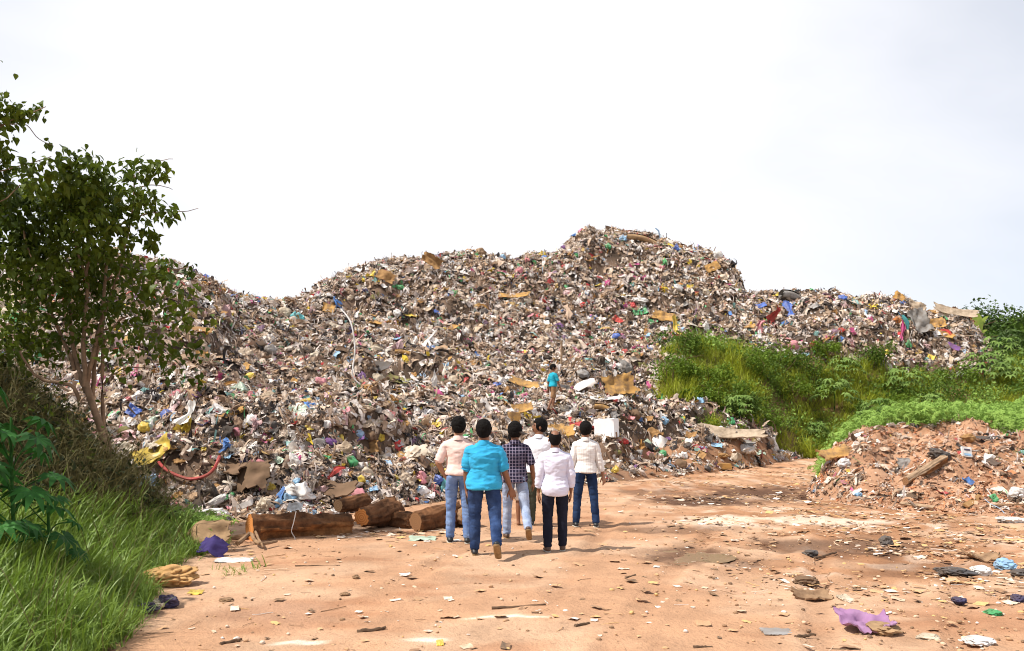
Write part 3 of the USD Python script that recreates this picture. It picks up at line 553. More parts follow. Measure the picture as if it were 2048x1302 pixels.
H('cardboard_sheet', 'cardboard', 'big brown folded cardboard flap standing behind the split log', 'board', 494, 990, 84, 60, 'cloth_brown', 62, 16, -20, short='big brown cardboard flap', fold=-.5)
H('carpet_piece', 'carpet', 'curved dark board or mat with a pale rim above the cardboard flap', 'board', 462, 946, 92, 46, 'cloth_brown', 30, -34, 0, short='curved dark mat', curl=1.0, thick=.03)
H('foam_strip', 'foam', 'long clean white foam strip lying slanted beside the split log', 'block', 488, 1020, 38, 11, 'plastic_white', 0, 22, 0, short='white foam strip', depth=14)
H('sack', 'sack', 'full white woven sack lying at the edge of the grass', 'lump', 424, 1044, 66, 27, 'cloth_white', 10, 10, depth=36, lift=.1, short='full white sack')
H('sack', 'sack', 'slim white sack leaning over the full white one', 'lump', 432, 1015, 50, 18, 'cloth_white', 10, 30, depth=22, short='slim white sack')
H('plastic_bag', 'plastic bag', 'torn white and silvery plastic bag piled just behind the split log', 'bag', 600, 1000, 56, 34, 'plastic_white', 15, -20, short='torn white bag behind the log')
H('plastic_bag', 'plastic bag', 'white plastic bag lying on top of the split log', 'sheet', 592, 1021, 34, 20, 'plastic_white', 45, 0, short='white bag on the log', amp=.3, curl=.8, Y=13.2)
H('plastic_bag', 'plastic bag', 'crumpled white and orange printed bag at the end of the split log', 'bag', 530, 1024, 32, 28, 'plastic_cream', 10, 20, short='white bag at the log end')
H('plastic_bag', 'plastic bag', 'small yellow green bag beside the cardboard flap', 'bag', 543, 984, 22, 18, 'plastic_yellow', 10, 0, short='small yellow green bag')
H('carpet_piece', 'carpet', 'brown humped carpet piece lying behind the sawn logs', 'board', 668, 993, 96, 40, 'cloth_brown', 38, -8, 0, short='humped brown carpet', curl=1.4, thick=.03)
H('plastic_bag', 'plastic bag', 'round pale grey stuffed bag high above the sawn logs', 'bag', 693, 910, 28, 28, 'cloth_beige', 10, 0, short='round pale stuffed bag')
H('plastic_bag', 'plastic bag', 'crumpled clear white bag above the split log', 'bag', 588, 940, 26, 34, 'plastic_white', 10, 15, short='clear white bag')
H('cloth', 'cloth', 'mint green cloth scrap high above the split log', 'sheet', 587, 907, 30, 14, 'cloth_green', 30, 0, short='mint green scrap', amp=.3)
H('board_scrap', 'board', 'black triangular board sticking out of the rubbish', 'board', 541, 868, 32, 26, 'plastic_black', 70, -30, 15, short='black triangular board')
H('cardboard_sheet', 'cardboard', 'pale cream board lying flat near the man in pink', 'board', 832, 916, 46, 28, 'plastic_cream', 45, 12, 0, short='cream board')
H('plastic_bag', 'plastic bag', 'turquoise plastic bag beside the hip of the man in pink', 'bag', 894, 990, 30, 30, 'plastic_turquoise', 10, 20, short='turquoise bag')
H('plastic_bag', 'plastic bag', 'blue checked plastic bag next to the turquoise one', 'bag', 872, 972, 30, 20, 'plastic_blue', 10, 10, short='blue checked bag')
H('plastic_bag', 'plastic bag', 'upright yellow plastic packet above the turquoise bag', 'sheet', 888, 962, 16, 24, 'plastic_yellow', 70, 20, 0, short='yellow packet')
H('wood_plank', 'plank', 'short weathered plank poking up from rubbish left of the group', 'block', 842, 860, 34, 9, 'wood_grey', 0, 38, 0, short='short plank', depth=8)
H('cloth', 'cloth', 'mustard yellow crumpled wrap lying near the head of the man in pink', 'sheet', 876, 854, 24, 14, 'plastic_yellow', 40, 0, short='mustard wrap', amp=.3)
H('cloth', 'cloth', 'green rag half buried left of the men', 'sheet', 790, 972, 20, 10, 'cloth_green', 40, 0, short='green rag')
H('plastic_bag', 'plastic bag', 'long translucent white bag hanging above the yellow sheet', 'rag', 372, 848, 60, 26, 'plastic_white', 65, 72, 0, short='hanging translucent bag')
H('cloth', 'cloth', 'blue cloth pair hanging from a ledge near the tree', 'sheet', 268, 836, 30, 22, 'plastic_blue', 60, -30, 0, short='blue cloth by the tree', amp=.3)
H('cloth', 'cloth', 'pink crumpled cloth on the slope beside the tree', 'lump', 354, 800, 28, 20, 'cloth_pink', 10, 20, short='pink cloth', depth=20)
H('plastic_bag', 'plastic bag', 'pale green stuffed bag on the slope beyond the tree', 'bag', 480, 788, 32, 20, 'plastic_pale_green', 10, 0, short='pale green stuffed bag')
H('cloth', 'cloth', 'large cream cloth spread high on the hill behind the tree', 'sheet', 12, 640, 60, 90, 'cloth_cream', 60, 20, 0, short='large cream cloth', amp=.2, curl=.6, Y=26)
H('cardboard_sheet', 'cardboard', 'flat brown cardboard on the slope to the upper side of the tree', 'board', 405, 666, 44, 16, 'cardboard', 35, -12, 0, short='brown cardboard near the tree')
H('cardboard_sheet', 'cardboard', 'curved tan cardboard tongue between tree and yellow scraps', 'board', 474, 830, 32, 16, 'cardboard_mustard', 45, 28, 0, short='tan cardboard tongue', curl=.8)
H('cardboard_sheet', 'cardboard', 'brown oval cardboard close beside the tan tongue', 'board', 440, 836, 34, 13, 'cardboard', 35, 0, 0, short='brown oval cardboard')
# --- the hill
C = 'cardboard_sheet'
for row in [
    (C, 'cardboard', 'tan cardboard curled into a chute near the crest', 'board', 862, 540, 34, 40, 'cardboard', 70, 60, 20, 'curled chute of cardboard', 2.2),
    (C, 'cardboard', 'pointed mustard cardboard wedge below the left crest', 'board', 772, 568, 34, 24, 'cardboard', 60, -30, 10, 'pointed cardboard wedge', .8),
    (C, 'cardboard', 'square brown cardboard low in the dip of the skyline', 'board', 658, 626, 26, 20, 'cardboard_mustard', 60, -8, 0, 'square brown cardboard', .3),
    (C, 'cardboard', 'wide flat ochre cardboard below the tall peak', 'board', 1328, 643, 46, 24, 'cardboard_mustard', 55, -16, 0, 'wide ochre cardboard', .4),
    (C, 'cardboard', 'long yellowish foam slab in the middle of the hill', 'board', 1028, 596, 62, 16, 'cardboard_mustard', 40, 4, 0, 'long yellowish slab', .5),
    (C, 'cardboard', 'short ochre cardboard tube in the hill centre', 'roll', 806, 710, 32, 12, 'cardboard_mustard', 0, -8, 0, 'ochre cardboard tube', 0),
    (C, 'cardboard', 'big ochre cardboard folded like an open envelope', 'board', 1238, 790, 58, 42, 'cardboard_mustard', 64, 10, 12, 'big folded ochre cardboard', 1.4),
    (C, 'cardboard', 'long ochre cardboard strip beside the waste picker', 'board', 1054, 778, 74, 18, 'cardboard_mustard', 45, -18, 0, 'long ochre strip', .5),
    (C, 'cardboard', 'ochre cardboard heap piece above the plaid man', 'board', 1044, 826, 44, 20, 'cardboard_mustard', 50, 10, 0, 'ochre piece over the plaid man', .9),
    (C, 'cardboard', 'ochre box side turned toward the road above the plaid man', 'block', 1028, 842, 24, 20, 'cardboard_mustard', 0, 0, 14, 'ochre box side', 0),
    (C, 'cardboard', 'smooth ochre hump between the two men in white', 'board', 1128, 872, 44, 28, 'cardboard_mustard', 50, -6, 0, 'smooth ochre hump', 1.3),
    (C, 'cardboard', 'ochre flap behind the smooth hump', 'board', 1106, 862, 46, 17, 'cardboard_mustard', 45, 0, 0, 'ochre flap', .8),
    (C, 'cardboard', 'rolled ochre cardboard just under the big folded one', 'roll', 1205, 822, 32, 15, 'cardboard_mustard', 0, -12, 0, 'rolled ochre cardboard', 0),
    (C, 'cardboard', 'ochre cardboard tip standing on the far right skyline', 'board', 1798, 604, 22, 17, 'cardboard_mustard', 70, -28, 0, 'ochre tip on the skyline', 0),
    (C, 'cardboard', 'bent ochre mattress cover under the grey tarpaulin edge', 'board', 1872, 656, 34, 22, 'cardboard_mustard', 60, 6, 0, 'bent ochre cover', .8),
    (C, 'cardboard', 'slanted ochre strip under the bent cover', 'board', 1886, 677, 42, 13, 'cardboard_mustard', 50, -28, 0, 'slanted ochre strip', .4),
    (C, 'cardboard', 'orange brown round lid low at the toe of the hill', 'lump', 1444, 915, 28, 10, 'cardboard', 0, 0, 0, 'orange round lid', 0),
    (C, 'cardboard', 'ochre carton at the edge of the far road', 'block', 1442, 937, 36, 12, 'cardboard_mustard', 0, 0, 4, 'ochre carton', 0),
    ('carpet_roll', 'carpet', 'dark tan carpet roll folded over near the top of the peak', 'roll', 1284, 489, 60, 16, 'cloth_tan', 0, -14, 0, 'tan carpet roll', 0),
    ('carpet_roll', 'carpet', 'greyish beige carpet roll on the right skyline', 'roll', 1580, 600, 40, 22, 'cloth_grey', 0, -10, 20, 'grey carpet roll', 0),
    ('carpet_roll', 'carpet', 'very long beige carpet draped over the right end of the hill', 'board', 1908, 636, 84, 20, 'cloth_beige', 55, -16, 0, 'long beige carpet', .7),
    ('tarpaulin', 'tarpaulin', 'large grey tarpaulin hanging down the right end of the hill', 'board', 1838, 668, 36, 50, 'cloth_grey', 76, 20, 0, 'large grey tarpaulin', .9),
    ('foam_slab', 'foam', 'tan foam slab leaning at the skyline beside the long carpet', 'board', 1832, 626, 36, 26, 'cloth_beige', 60, -25, 0, 'tan foam slab', .5),
    ('cloth', 'cloth', 'red and orange cloth streaming down the right face', 'rag', 1548, 652, 40, 16, 'cloth_red', 78, 75, 0, 'red streaming cloth', 0),
    ('cloth', 'cloth', 'bright blue cloth hanging beside the red one', 'rag', 1574, 632, 34, 14, 'plastic_blue', 78, 84, 0, 'blue hanging cloth', 0),
    ('cloth', 'cloth', 'pale pink cloth hanging left of the red one', 'rag', 1521, 668, 28, 14, 'cloth_pink', 78, 80, 0, 'pale pink hanging cloth', 0),
    ('cloth', 'cloth', 'orange cloth above the hanging coloured strips', 'lump', 1794, 648, 18, 16, 'cloth_orange', 10, 0, 0, 'orange cloth', 0),
    ('cloth', 'cloth', 'dark crimson strip hanging under the orange cloth', 'rag', 1802, 680, 46, 9, 'cloth_magenta', 80, 86, 0, 'crimson strip', 0),
    ('cloth', 'cloth', 'teal strip hanging next to the crimson one', 'rag', 1810, 668, 40, 9, 'cloth_turquoise', 80, 96, 0, 'teal strip', 0),
    ('plastic_bag', 'plastic bag', 'green stuffed bag at the foot of the hanging strips', 'bag', 1816, 697, 14, 16, 'plastic_green', 10, 0, 0, 'green stuffed bag', 0),
    ('plastic_bag', 'plastic bag', 'vivid green plastic bag in the centre of the hill under the peak', 'sheet', 1280, 631, 30, 18, 'plastic_green', 50, 10, 0, 'vivid green bag', .8),
    ('plastic_bag', 'plastic bag', 'second green plastic bag lower beside the ochre cardboard', 'sheet', 1306, 646, 20, 10, 'plastic_green', 50, 0, 0, 'lower green bag', .8),
    ('plastic_bag', 'plastic bag', 'turquoise dome shaped bag in the dip of the hill', 'bag', 595, 646, 30, 22, 'plastic_turquoise', 10, 0, 0, 'turquoise dome bag', 0),
    ('plastic_bag', 'plastic bag', 'small green bag at the peak beside a blue one', 'bag', 1216, 498, 13, 12, 'plastic_green', 10, 0, 0, 'green bag at the peak', 0),
    ('plastic_bag', 'plastic bag', 'light blue bag on the very top of the peak', 'bag', 1246, 483, 14, 11, 'plastic_light_blue', 10, 0, 0, 'light blue bag on the peak', 0),
    ('plastic_bag', 'plastic bag', 'blue and white bag on the right shoulder of the peak', 'bag', 1352, 501, 12, 12, 'plastic_blue', 10, 0, 0, 'blue shoulder bag', 0),
    ('plastic_bag', 'plastic bag', 'blue tarpaulin scrap on the left hump skyline', 'sheet', 412, 558, 12, 10, 'plastic_blue', 60, -30, 0, 'blue scrap on the left hump', .5),
    ('plastic_bag', 'plastic bag', 'blue plastic bag at the left end of the right ridge', 'sheet', 1522, 616, 22, 11, 'plastic_blue', 50, 20, 0, 'blue bag on the right ridge', .6),
    ('plastic_bag', 'plastic bag', 'bright yellow bag on the bank edge under the right ridge', 'sheet', 1862, 720, 14, 12, 'plastic_yellow', 55, -30, 0, 'yellow bag on the bank edge', .5),
    ('plastic_bag', 'plastic bag', 'purple plastic bag beside the grey tarpaulin on the slope', 'bag', 724, 762, 16, 18, 'plastic_purple', 10, 0, 0, 'purple bag', 0),
    ('plastic_bag', 'plastic bag', 'white teardrop bag low in the hill centre', 'bag', 868, 774, 11, 30, 'plastic_white', 10, 0, 0, 'white teardrop bag', 0),
    ('plastic_bag', 'plastic bag', 'long white bag lying in the middle slope under the ridge', 'lump', 1280, 606, 38, 12, 'plastic_white', 10, -4, 0, 'long white bag', 0),
    ('plastic_bag', 'plastic bag', 'white bag low under the ochre cardboard and vivid green bag', 'bag', 1412, 662, 14, 18, 'plastic_white', 10, 0, 0, 'white bag under the right ridge', 0),
    ('tarpaulin', 'tarpaulin', 'dark grey tarpaulin folded on the lower slope', 'board', 756, 742, 58, 26, 'cloth_dark_grey', 45, -14, 0, 'folded dark tarpaulin', 1.2),
    ('tarpaulin', 'tarpaulin', 'khaki tarpaulin tail below the folded dark one', 'board', 798, 768, 50, 16, 'cloth_olive', 40, -26, 0, 'khaki tarpaulin tail', .6),
    ('cloth', 'cloth', 'cream bundle under the folded dark tarpaulin', 'lump', 756, 768, 30, 26, 'cloth_cream', 10, 0, 0, 'cream bundle', 0),
    ('sack', 'sack', 'pale beige sack at the left lower slope', 'lump', 538, 802, 38, 20, 'cloth_beige', 5, 6, 0, 'pale beige sack', 0),
    ('sack', 'sack', 'pinkish beige sack in the lower middle slope', 'lump', 732, 822, 32, 14, 'cloth_beige', 5, -6, 0, 'pinkish sack', 0),
    ('boulder', 'lump', 'round grey boulder like lump standing on the ridge skyline', 'lump', 962, 513, 20, 20, 'wood_grey', 0, 0, 0, 'round skyline lump', 0),
    ('tyre_piece', 'rubber', 'grey rubber hump with hanging end right of the green bags', 'board', 1364, 614, 28, 12, 'cloth_grey', 50, 4, 0, 'grey rubber hump', 1.6),
    ('sack', 'sack', 'grey and brown sack slumped above the folded ochre cardboard', 'bag', 1250, 748, 26, 30, 'cloth_grey', 10, 35, 0, 'slumped grey sack', 0),
    ('cloth', 'cloth', 'black cloth bundle just above the waste picker', 'lump', 1094, 722, 18, 14, 'cloth_black', 10, 0, 0, 'black bundle', 0),
    ('cloth', 'cloth', 'black rag lump left of the slumped grey sack', 'lump', 1202, 732, 18, 24, 'cloth_black', 10, 0, 0, 'black rag lump', 0),
    ('cloth', 'cloth', 'black jacket left of the vertical post', 'lump', 1046, 676, 16, 20, 'cloth_black', 10, 0, 0, 'black jacket', 0),
    ('cloth', 'cloth', 'yellow and white strip trailing down to the bank', 'rag', 1360, 676, 60, 9, 'plastic_yellow', 70, -52, 0, 'yellow trailing strip', 0),
    ('cloth', 'cloth', 'ochre cloth spread on the right side of the peak', 'sheet', 1424, 546, 32, 20, 'cloth_mustard', 60, 25, 0, 'ochre cloth on the peak', .6),
    ('cloth', 'cloth', 'large white spread below the folded ochre cardboard', 'sheet', 1210, 800, 60, 12, 'plastic_white', 30, 0, 0, 'white spread', .3),
    ('plastic_bag', 'plastic bag', 'pale yellow green bag on the lower left slope', 'sheet', 596, 832, 36, 26, 'plastic_pale_green', 50, 10, 0, 'yellow green sheet', .6),
    ('plastic_bag', 'plastic bag', 'red plastic wrap low in front of the upper slope', 'lump', 796, 820, 18, 8, 'plastic_red', 10, 0, 0, 'red wrap', 0),
    ('foam_block', 'foam', 'large clean white foam block behind the man in the checked shirt', 'block', 1212, 872, 44, 38, 'foam_white', 0, 4, -24, 'white foam block', 0),
    ('cloth', 'cloth', 'dark red cloth at the foot of the white foam block', 'lump', 1246, 888, 24, 12, 'cloth_red', 10, 0, 0, 'dark red cloth', 0),
    ('mattress', 'mattress', 'long dirty beige mattress lying at the end of the hill before the green bank', 'board', 1462, 876, 130, 30, 'cloth_beige', 34, -12, 0, 'long dirty mattress', .7),
    ('tarpaulin', 'tarpaulin', 'grey rubber sheet under the dirty mattress', 'board', 1492, 893, 34, 18, 'cloth_grey', 40, -30, 0, 'grey rubber sheet', .8),
    ('plastic_bag', 'plastic bag', 'heap of white plastic film beside the grey rubber sheet', 'bag', 1490, 908, 36, 20, 'plastic_white', 10, 0, 0, 'white film heap', 0),
    ('plastic_bag', 'plastic bag', 'light blue bag at the edge of the hill toe', 'bag', 1328, 848, 18, 14, 'plastic_light_blue', 10, 0, 0, 'light blue bag at the toe', 0),
    ('plastic_bag', 'plastic bag', 'yellow rag near the hand of the man in the checked shirt', 'bag', 1230, 946, 16, 13, 'plastic_yellow', 10, 0, 0, 'yellow rag', 0),
    ('foam_slab', 'foam', 'mustard foam slab lying at the near end of the earth heap', 'board', 1668, 920, 68, 30, 'cardboard_mustard', 35, 18, 0, 'mustard foam slab', .5),
    ('plastic_bag', 'plastic bag', 'white bag in front of the mustard foam slab', 'lump', 1688, 934, 26, 20, 'plastic_white', 10, 0, 0, 'white bag by the foam slab', 0),
    ('cloth', 'cloth', 'yellow plastic scrap under the white bag by the foam slab', 'sheet', 1700, 944, 16, 8, 'plastic_yellow', 40, 0, 0, 'yellow scrap', 0),
    ('plastic_bag', 'plastic bag', 'black torn bag in the middle of the earth heap', 'lump', 1877, 918, 44, 22, 'plastic_black', 10, -12, 0, 'black torn bag', 0),
    ('plastic_bag', 'plastic bag', 'black film over the top of the earth heap', 'sheet', 1976, 878, 90, 12, 'plastic_black', 25, -4, 0, 'black film on the heap', .3),
    ('cloth', 'cloth', 'grey cloth hanging on the face of the earth heap', 'sheet', 1808, 936, 26, 24, 'cloth_grey', 60, 0, 0, 'grey cloth on the heap', .5),
    ('cloth', 'cloth', 'red and pink wrap at the foot of the earth heap', 'sheet', 1694, 968, 26, 12, 'plastic_pink', 30, 0, 0, 'pink wrap', .4),
    ('cardboard_sheet', 'cardboard', 'rust brown stone like lump on top of the earth heap', 'lump', 1936, 884, 26, 18, 'cardboard', 0, 0, 0, 'rust brown lump', 0),
    ('plastic_bag', 'plastic bag', 'white bag slumped at the side of the earth heap near the long stick', 'lump', 2036, 1000, 40, 30, 'plastic_white', 10, 0, 0, 'slumped white bag', 0),
    ('sack', 'sack', 'flat white sack on the ground before the earth heap', 'lump', 2020, 1046, 54, 15, 'cloth_white', 0, 0, 0, 'flat white sack', 0),
    ('cloth', 'cloth', 'pale lilac ball like wrap before the earth heap', 'lump', 1717, 995, 16, 12, 'cloth_light_blue', 0, 0, 0, 'lilac wrap', 0),
    ('cloth', 'cloth', 'bright green leaf like wrap before the stick', 'sheet', 1988, 1004, 14, 16, 'plastic_green', 60, 20, 0, 'green wrap', .4),
]:
    nm, ct, lb, kd, u, v, w, h, m, ti, ro, ya, sh, cu = row
    H(nm, ct, lb, kd, u, v, w, h, m, ti, ro, ya, short=sh, curl=cu, thick=.05 if nm in ('mattress', 'foam_slab') else .02 if kd == 'board' else 0, fold=-.35 if 'envelope' in lb or 'wedge' in lb else 0)
def stick(name, cat, label, pts, r, m, short=None, up=0.0, n=12):
    q = [hit(u, v)[0] + np.array([0, 0, r + up + (e[0] if e else 0)]) for u, v, *e in pts]; c = q[0].copy()
    wob = np.random.default_rng(int(pts[0][0])).uniform(-.25, .25, (n, 3)) * r; k = spline([a - c for a in q], n) + wob
    seen_at.append((short or label, pts[0][0], pts[0][1]))
    return solo(name, tube(k, np.linspace(r, r * .6, n), 7), m, label, cat, loc=c)
p = hit(1122, 735)[0]; solo('post', tube([(0, 0, -.3), (.02, 0, .6), (.03, 0, 1.35)], .06, 10), 'wood_grey', 'thin grey post standing upright in the hill above the waste picker', 'post', loc=p); seen_at.append(('grey post', 1122, 712))
p = hit(714, 770)[0]; solo('wire', tube(spline([(-.45, 0, 2.1), (-.1, -.2, 1.6), (0, -.3, .9), (-.05, -.4, .3), (.3, -.4, -.1)], 20), .02, 6), 'plastic_white', 'thin white bent cable standing out beside the folded dark tarpaulin', 'cable', loc=p); seen_at.append(('white bent cable', 706, 740))
p = hit(1205, 470)[0]; solo('stick', tube([(-.3, 0, -.3), (.1, 0, .15), (.45, 0, .5)], .03, 6), 'twig', 'dark stick poking out of the skyline at the peak', 'stick', loc=p)
p = hit(1228, 468)[0]; solo('stick', tube([(0, 0, -.3), (-.02, 0, .3), (-.05, 0, .55)], .025, 6), 'twig', 'thin upright stick on the top of the peak', 'stick', loc=p)
def log(p0, p1, r0, r1, label, bark, cut, seed, rough=.18, short=None, split=0.0, name='log', far_cut=True):
    p0, p1 = np.asarray(p0), np.asarray(p1); d = p1 - p0; L_ = np.hypot(d[0], d[1]); rz = math.degrees(math.atan2(-d[0], d[1]))
    t = thing(name, label, 'log', p0, rz); n, k = 44, 30; a = np.arange(n) / n * 2 * np.pi; s = np.linspace(0, 1, k)
    rad = (r0 + (r1 - r0) * s)[:, None] * np.ones(n); q = np.stack([np.broadcast_to(np.cos(a) * 1.3, (k, n)), np.broadcast_to(s[:, None] * L_ * 1.4, (k, n)), np.broadcast_to(np.sin(a) * 1.3, (k, n))], -1) + seed
    rad = rad * (1 + rough * 2 * (meshkit.fbm(q * 1.5, 4, seed) - .5) + .05 * np.sin(a * 11 + 2 * np.sin(s * 6)[:, None]) + rough * .5 * (meshkit.fbm(q * 5, 3, seed + 1) - .5) - rough * .7 * np.maximum(0, .35 - abs(2 * meshkit.noise(q * [3, 1.2, 3], seed) - 1)))
    if split: rad = rad * (1 - split * np.exp(-((((a + .35 + .3 * np.sin(s * 5)[:, None]) + np.pi) % (2 * np.pi) - np.pi) / .5) ** 2) * smoothstep(.02, .2, s)[:, None])
    v = np.stack([rad * np.cos(a), np.broadcast_to(s[:, None] * L_, (k, n)) + .05 * (meshkit.fbm(q * 3, 2) - .5) * (s[:, None] > .9), rad * np.sin(a) + s[:, None] * d[2]], -1)
    i, j = np.meshgrid(np.arange(k - 1), np.arange(n), indexing='ij'); A = (i * n + j).ravel(); B = (i * n + (j + 1) % n).ravel()
    fa = np.vstack([np.c_[A, B, B + n], np.c_[A, B + n, A + n]])
    if split:
        am, sm2 = np.broadcast_to(a, (k, n)).ravel()[fa[:, 0]], np.repeat(s, n)[fa[:, 0]]; inn = (abs((am + .35 + .3 * np.sin(sm2 * 5) + np.pi) % (2 * np.pi) - np.pi) < .62) & (sm2 > .06)
        part(t, 'rotten_hollow', T(v.reshape(-1, 3), fa[inn]), 'rotten_wood', 60); fa = fa[~inn]
    part(t, 'trunk', T(v.reshape(-1, 3), fa), bark, 50)
    for e in (0, -1):
        ring = v[e] * [.985, 1, .985] if e == 0 else v[e]; c = ring.mean(0); f = [[n, (i + 1) % n, i] if e == 0 else [n, i, (i + 1) % n] for i in range(n)]
        part(t, 'cut_face', T(np.vstack([ring, c]), f), cut if e == 0 else 'cut_dark', False)
    seen_at.append((short or label, 0, 0)); return t
# --- earth heap
def plank(u0, v0, u1, v1, w, t, m, label, name='wood_plank', cat='plank', short='plank', up=.06, roll_=.5):
    a, b = hit(u0, v0)[0], hit(u1, v1)[0]; d = b - a; L_ = np.linalg.norm(d); me = block(L_, w, t, int(u0), .04, .03)
    me = me.subdivide().subdivide(); vv = np.array(me.vertices); vv[:, 2] += .03 * (meshkit.fbm(vv * 4 + u0, 3) - .5); vv[:, 1] += .05 * w * np.sin(vv[:, 0] * 9)
    R = frame(d)[:, [1, 0, 2]]; vv = vv @ rotm(roll_, 0, 0).T @ np.stack([d / L_, np.cross([0, 0, 1], d / L_) / max(np.linalg.norm(np.cross([0, 0, 1], d / L_)), 1e-6), np.cross(d / L_, np.cross([0, 0, 1], d / L_) / max(np.linalg.norm(np.cross([0, 0, 1], d / L_)), 1e-6))], 0)
    seen_at.append((short, (u0 + u1) / 2, (v0 + v1) / 2))
    return solo(name, T(vv, me.faces), m, label, cat, loc=(a + b) / 2 + [0, -.05, up], smooth=30)
_a, _b = hit(1800, 972)[0] + [0, -.25, .12], hit(1886, 930)[0] + [0, -.05, .12]; log(_a, _b, .085, .13, 'thick weathered split timber jutting out of the earth heap', 'wood_grey', 'cut_dark', 12, .4, split=.3, name='timber'); seen_at[-1] = ('thick weathered timber', 1840, 948)
plank(1798, 1012, 1866, 1021, .08, .05, 'wood_grey', 'narrow plank lying at the foot of the earth heap', short='narrow plank')
plank(1928, 1018, 1958, 998, .12, .05, 'cardboard', 'short rust brown plank leaning beside the long stick', short='rust plank')
stick('stick', 'stick', 'long thin stick lying across the foot of the earth heap', [(1974, 1016, .04), (2010, 1018, .06), (2060, 1019, .07)], .022, 'bark_light', 'long thin stick')
stick('stick', 'stick', 'second thin stick crossing under the long one', [(2030, 1022, .02), (2075, 1034, .05)], .016, 'twig', 'second stick')
a = hit(1927, 914)[0]; t = thing('packet', 'white printed packet with blue panel stuck upright in the earth heap', 'packet', a + [0, -.12, .02], 8); seen_at.append(('white printed packet', 1927, 914))
pk = block(.24, .05, .24, 5, .05, .2); Rk = rotm(-.35, .12, 0); part(t, 'wrapper', T(pk.vertices @ Rk.T + [0, 0, .1], pk.faces), 'plastic_white')
for zz, hh, mm in ((.135, .012, 'plastic_navy'), (.15, .03, 'plastic_navy'), (.03, .05, 'plastic_light_blue')):
    b_ = trimesh.creation.box((.15 if hh < .05 else .17, .006, hh)); b_.vertices += [-.0, -.031, zz - .1]; part(t, 'print_panel', T(b_.vertices @ Rk.T + [0, 0, .1], b_.faces), mm, False)

# ------------------------------------------------------------------ felled logs
log(at(499, 1058, 12.0), at(700, 1052, 12.9), .225, .20, 'largest split log with rotten hollow flank and bright orange end, beside the cardboard flap', 'bark', 'cut_orange', 3, .42, split=.45)
log(at(723, 1035, 13.0), at(782, 1026, 14.0), .135, .27, 'stub log whose round orange sawn face points at the road', 'bark', 'cut_orange', 4, .30)
log(at(831, 1043, 13.05), at(912, 1030, 13.7), .155, .235, 'thick dark log with dark sawn face next to the man in pink', 'bark', 'cut_dark', 5, .26)
log(at(766, 1036, 13.9), at(826, 1042, 13.45), .17, .15, 'shaggy middle log lying between the orange faced stub and the thick dark log', 'bark', 'cut_dark', 6, .3)
log(at(676, 1011, 13.9), at(730, 1003, 14.5), .11, .16, 'small stub with a pale cut lying behind the split log', 'bark', 'cut_tan', 7, .16)
log(at(940, 1034, 13.3), at(915, 1030, 13.9), .155, .17, 'short pale cut log seen between the man in pink and the man in turquoise', 'bark_light', 'cut_tan', 8, .08)
log(at(432, 1083, 11.9), at(492, 1077, 12.05), .055, .075, 'thin bare branch log in front of the split log', 'bark_light', 'cut_tan', 9, .1)
stick('root', 'root', 'twisted bare root on the ground before the split log', [(476, 1096, .02), (500, 1088, .12), (522, 1098, .03), (552, 1092, .03)], .035, 'bark_light')
stick('root', 'root', 'second bare root bending over the twisted one', [(503, 1070, .16), (512, 1086, .12), (526, 1101, .02)], .025, 'bark_light')
q0 = at(592, 1022, 12.1); solo('string', tube(spline([(0, 0, 0), (-.03, -.02, -.17), (-.06, -.03, -.3), (.0, -.05, -.42), (-.04, -.08, -.5), (-.2, -.1, -.535)], 30), .007, 6), 'cloth_white', 'loose white string hanging down over the split log', 'string', loc=q0)
# ------------------------------------------------------------------ on the open ground
H('garment', 'garment', 'purple garment with brown lining dropped on the ground in front', 'sheet', 1728, 1260, 104, 84, 'cloth_purple_faded' if 'cloth_purple_faded' in M else 'cloth_purple', 10, -4, 0, amp=.16, curl=1.0, thick=.012)
H('cloth', 'cloth', 'brown bundled cloth lining beside the purple garment', 'lump', 1766, 1268, 70, 24, 'cloth_tan', 0, -6, 0, depth=60, lift=.1)
H('cardboard_box', 'cardboard box', 'collapsed tan box tipped over at the grass edge beside violet cloth', 'board', 402, 1104, 84, 56, 'cloth_tan', 52, 30, -25, fold=-.7, thick=.02)
H('cloth', 'cloth', 'dark violet cloth spilling out of the collapsed box', 'board', 424, 1114, 52, 38, 'cloth_violet', 44, -20, 10, fold=-.6, thick=.012)
H('cloth', 'cloth', 'thin cream cloth strip lying by the violet cloth', 'sheet', 468, 1123, 74, 30, 'cloth_white', 6, 4, 0, amp=.1)
H('sack', 'sack', 'crumpled tan burlap sack lying at the edge of the grass', 'lump', 342, 1172, 112, 40, 'cloth_burlap', 6, 4, 0, depth=70, lift=.12, sub=4)
H('cloth', 'cloth', 'navy and cream rag crumpled below the burlap sack', 'lump', 338, 1216, 44, 26, 'cloth_navy', 6, -14, 0, depth=34, lift=.15, sub=4)
H('cloth', 'cloth', 'navy rag flattened against the grass tips', 'lump', 292, 1228, 48, 22, 'cloth_navy', 0, 8, 0, depth=36, lift=.15, sub=4)
H('cloth', 'cloth', 'cream rag caught between the two navy rags', 'lump', 318, 1218, 28, 22, 'cloth_cream', 0, 0, 0, depth=30, lift=.15, sub=4)
H('plastic_bag', 'plastic bag', 'blue and cream bag half hidden in the nearest grass', 'lump', 168, 1262, 44, 26, 'cloth_cream', 0, 0, 0, depth=40, lift=.2)
H('cloth', 'cloth', 'yellow leaf shaped scrap beside the burlap sack', 'sheet', 392, 1188, 26, 22, 'plastic_yellow', 8, 0, 0)
H('plastic_bag', 'plastic bag', 'grey wrap just above the burlap sack', 'lump', 374, 1146, 28, 12, 'plastic_grey', 0, 0, 0, depth=24)
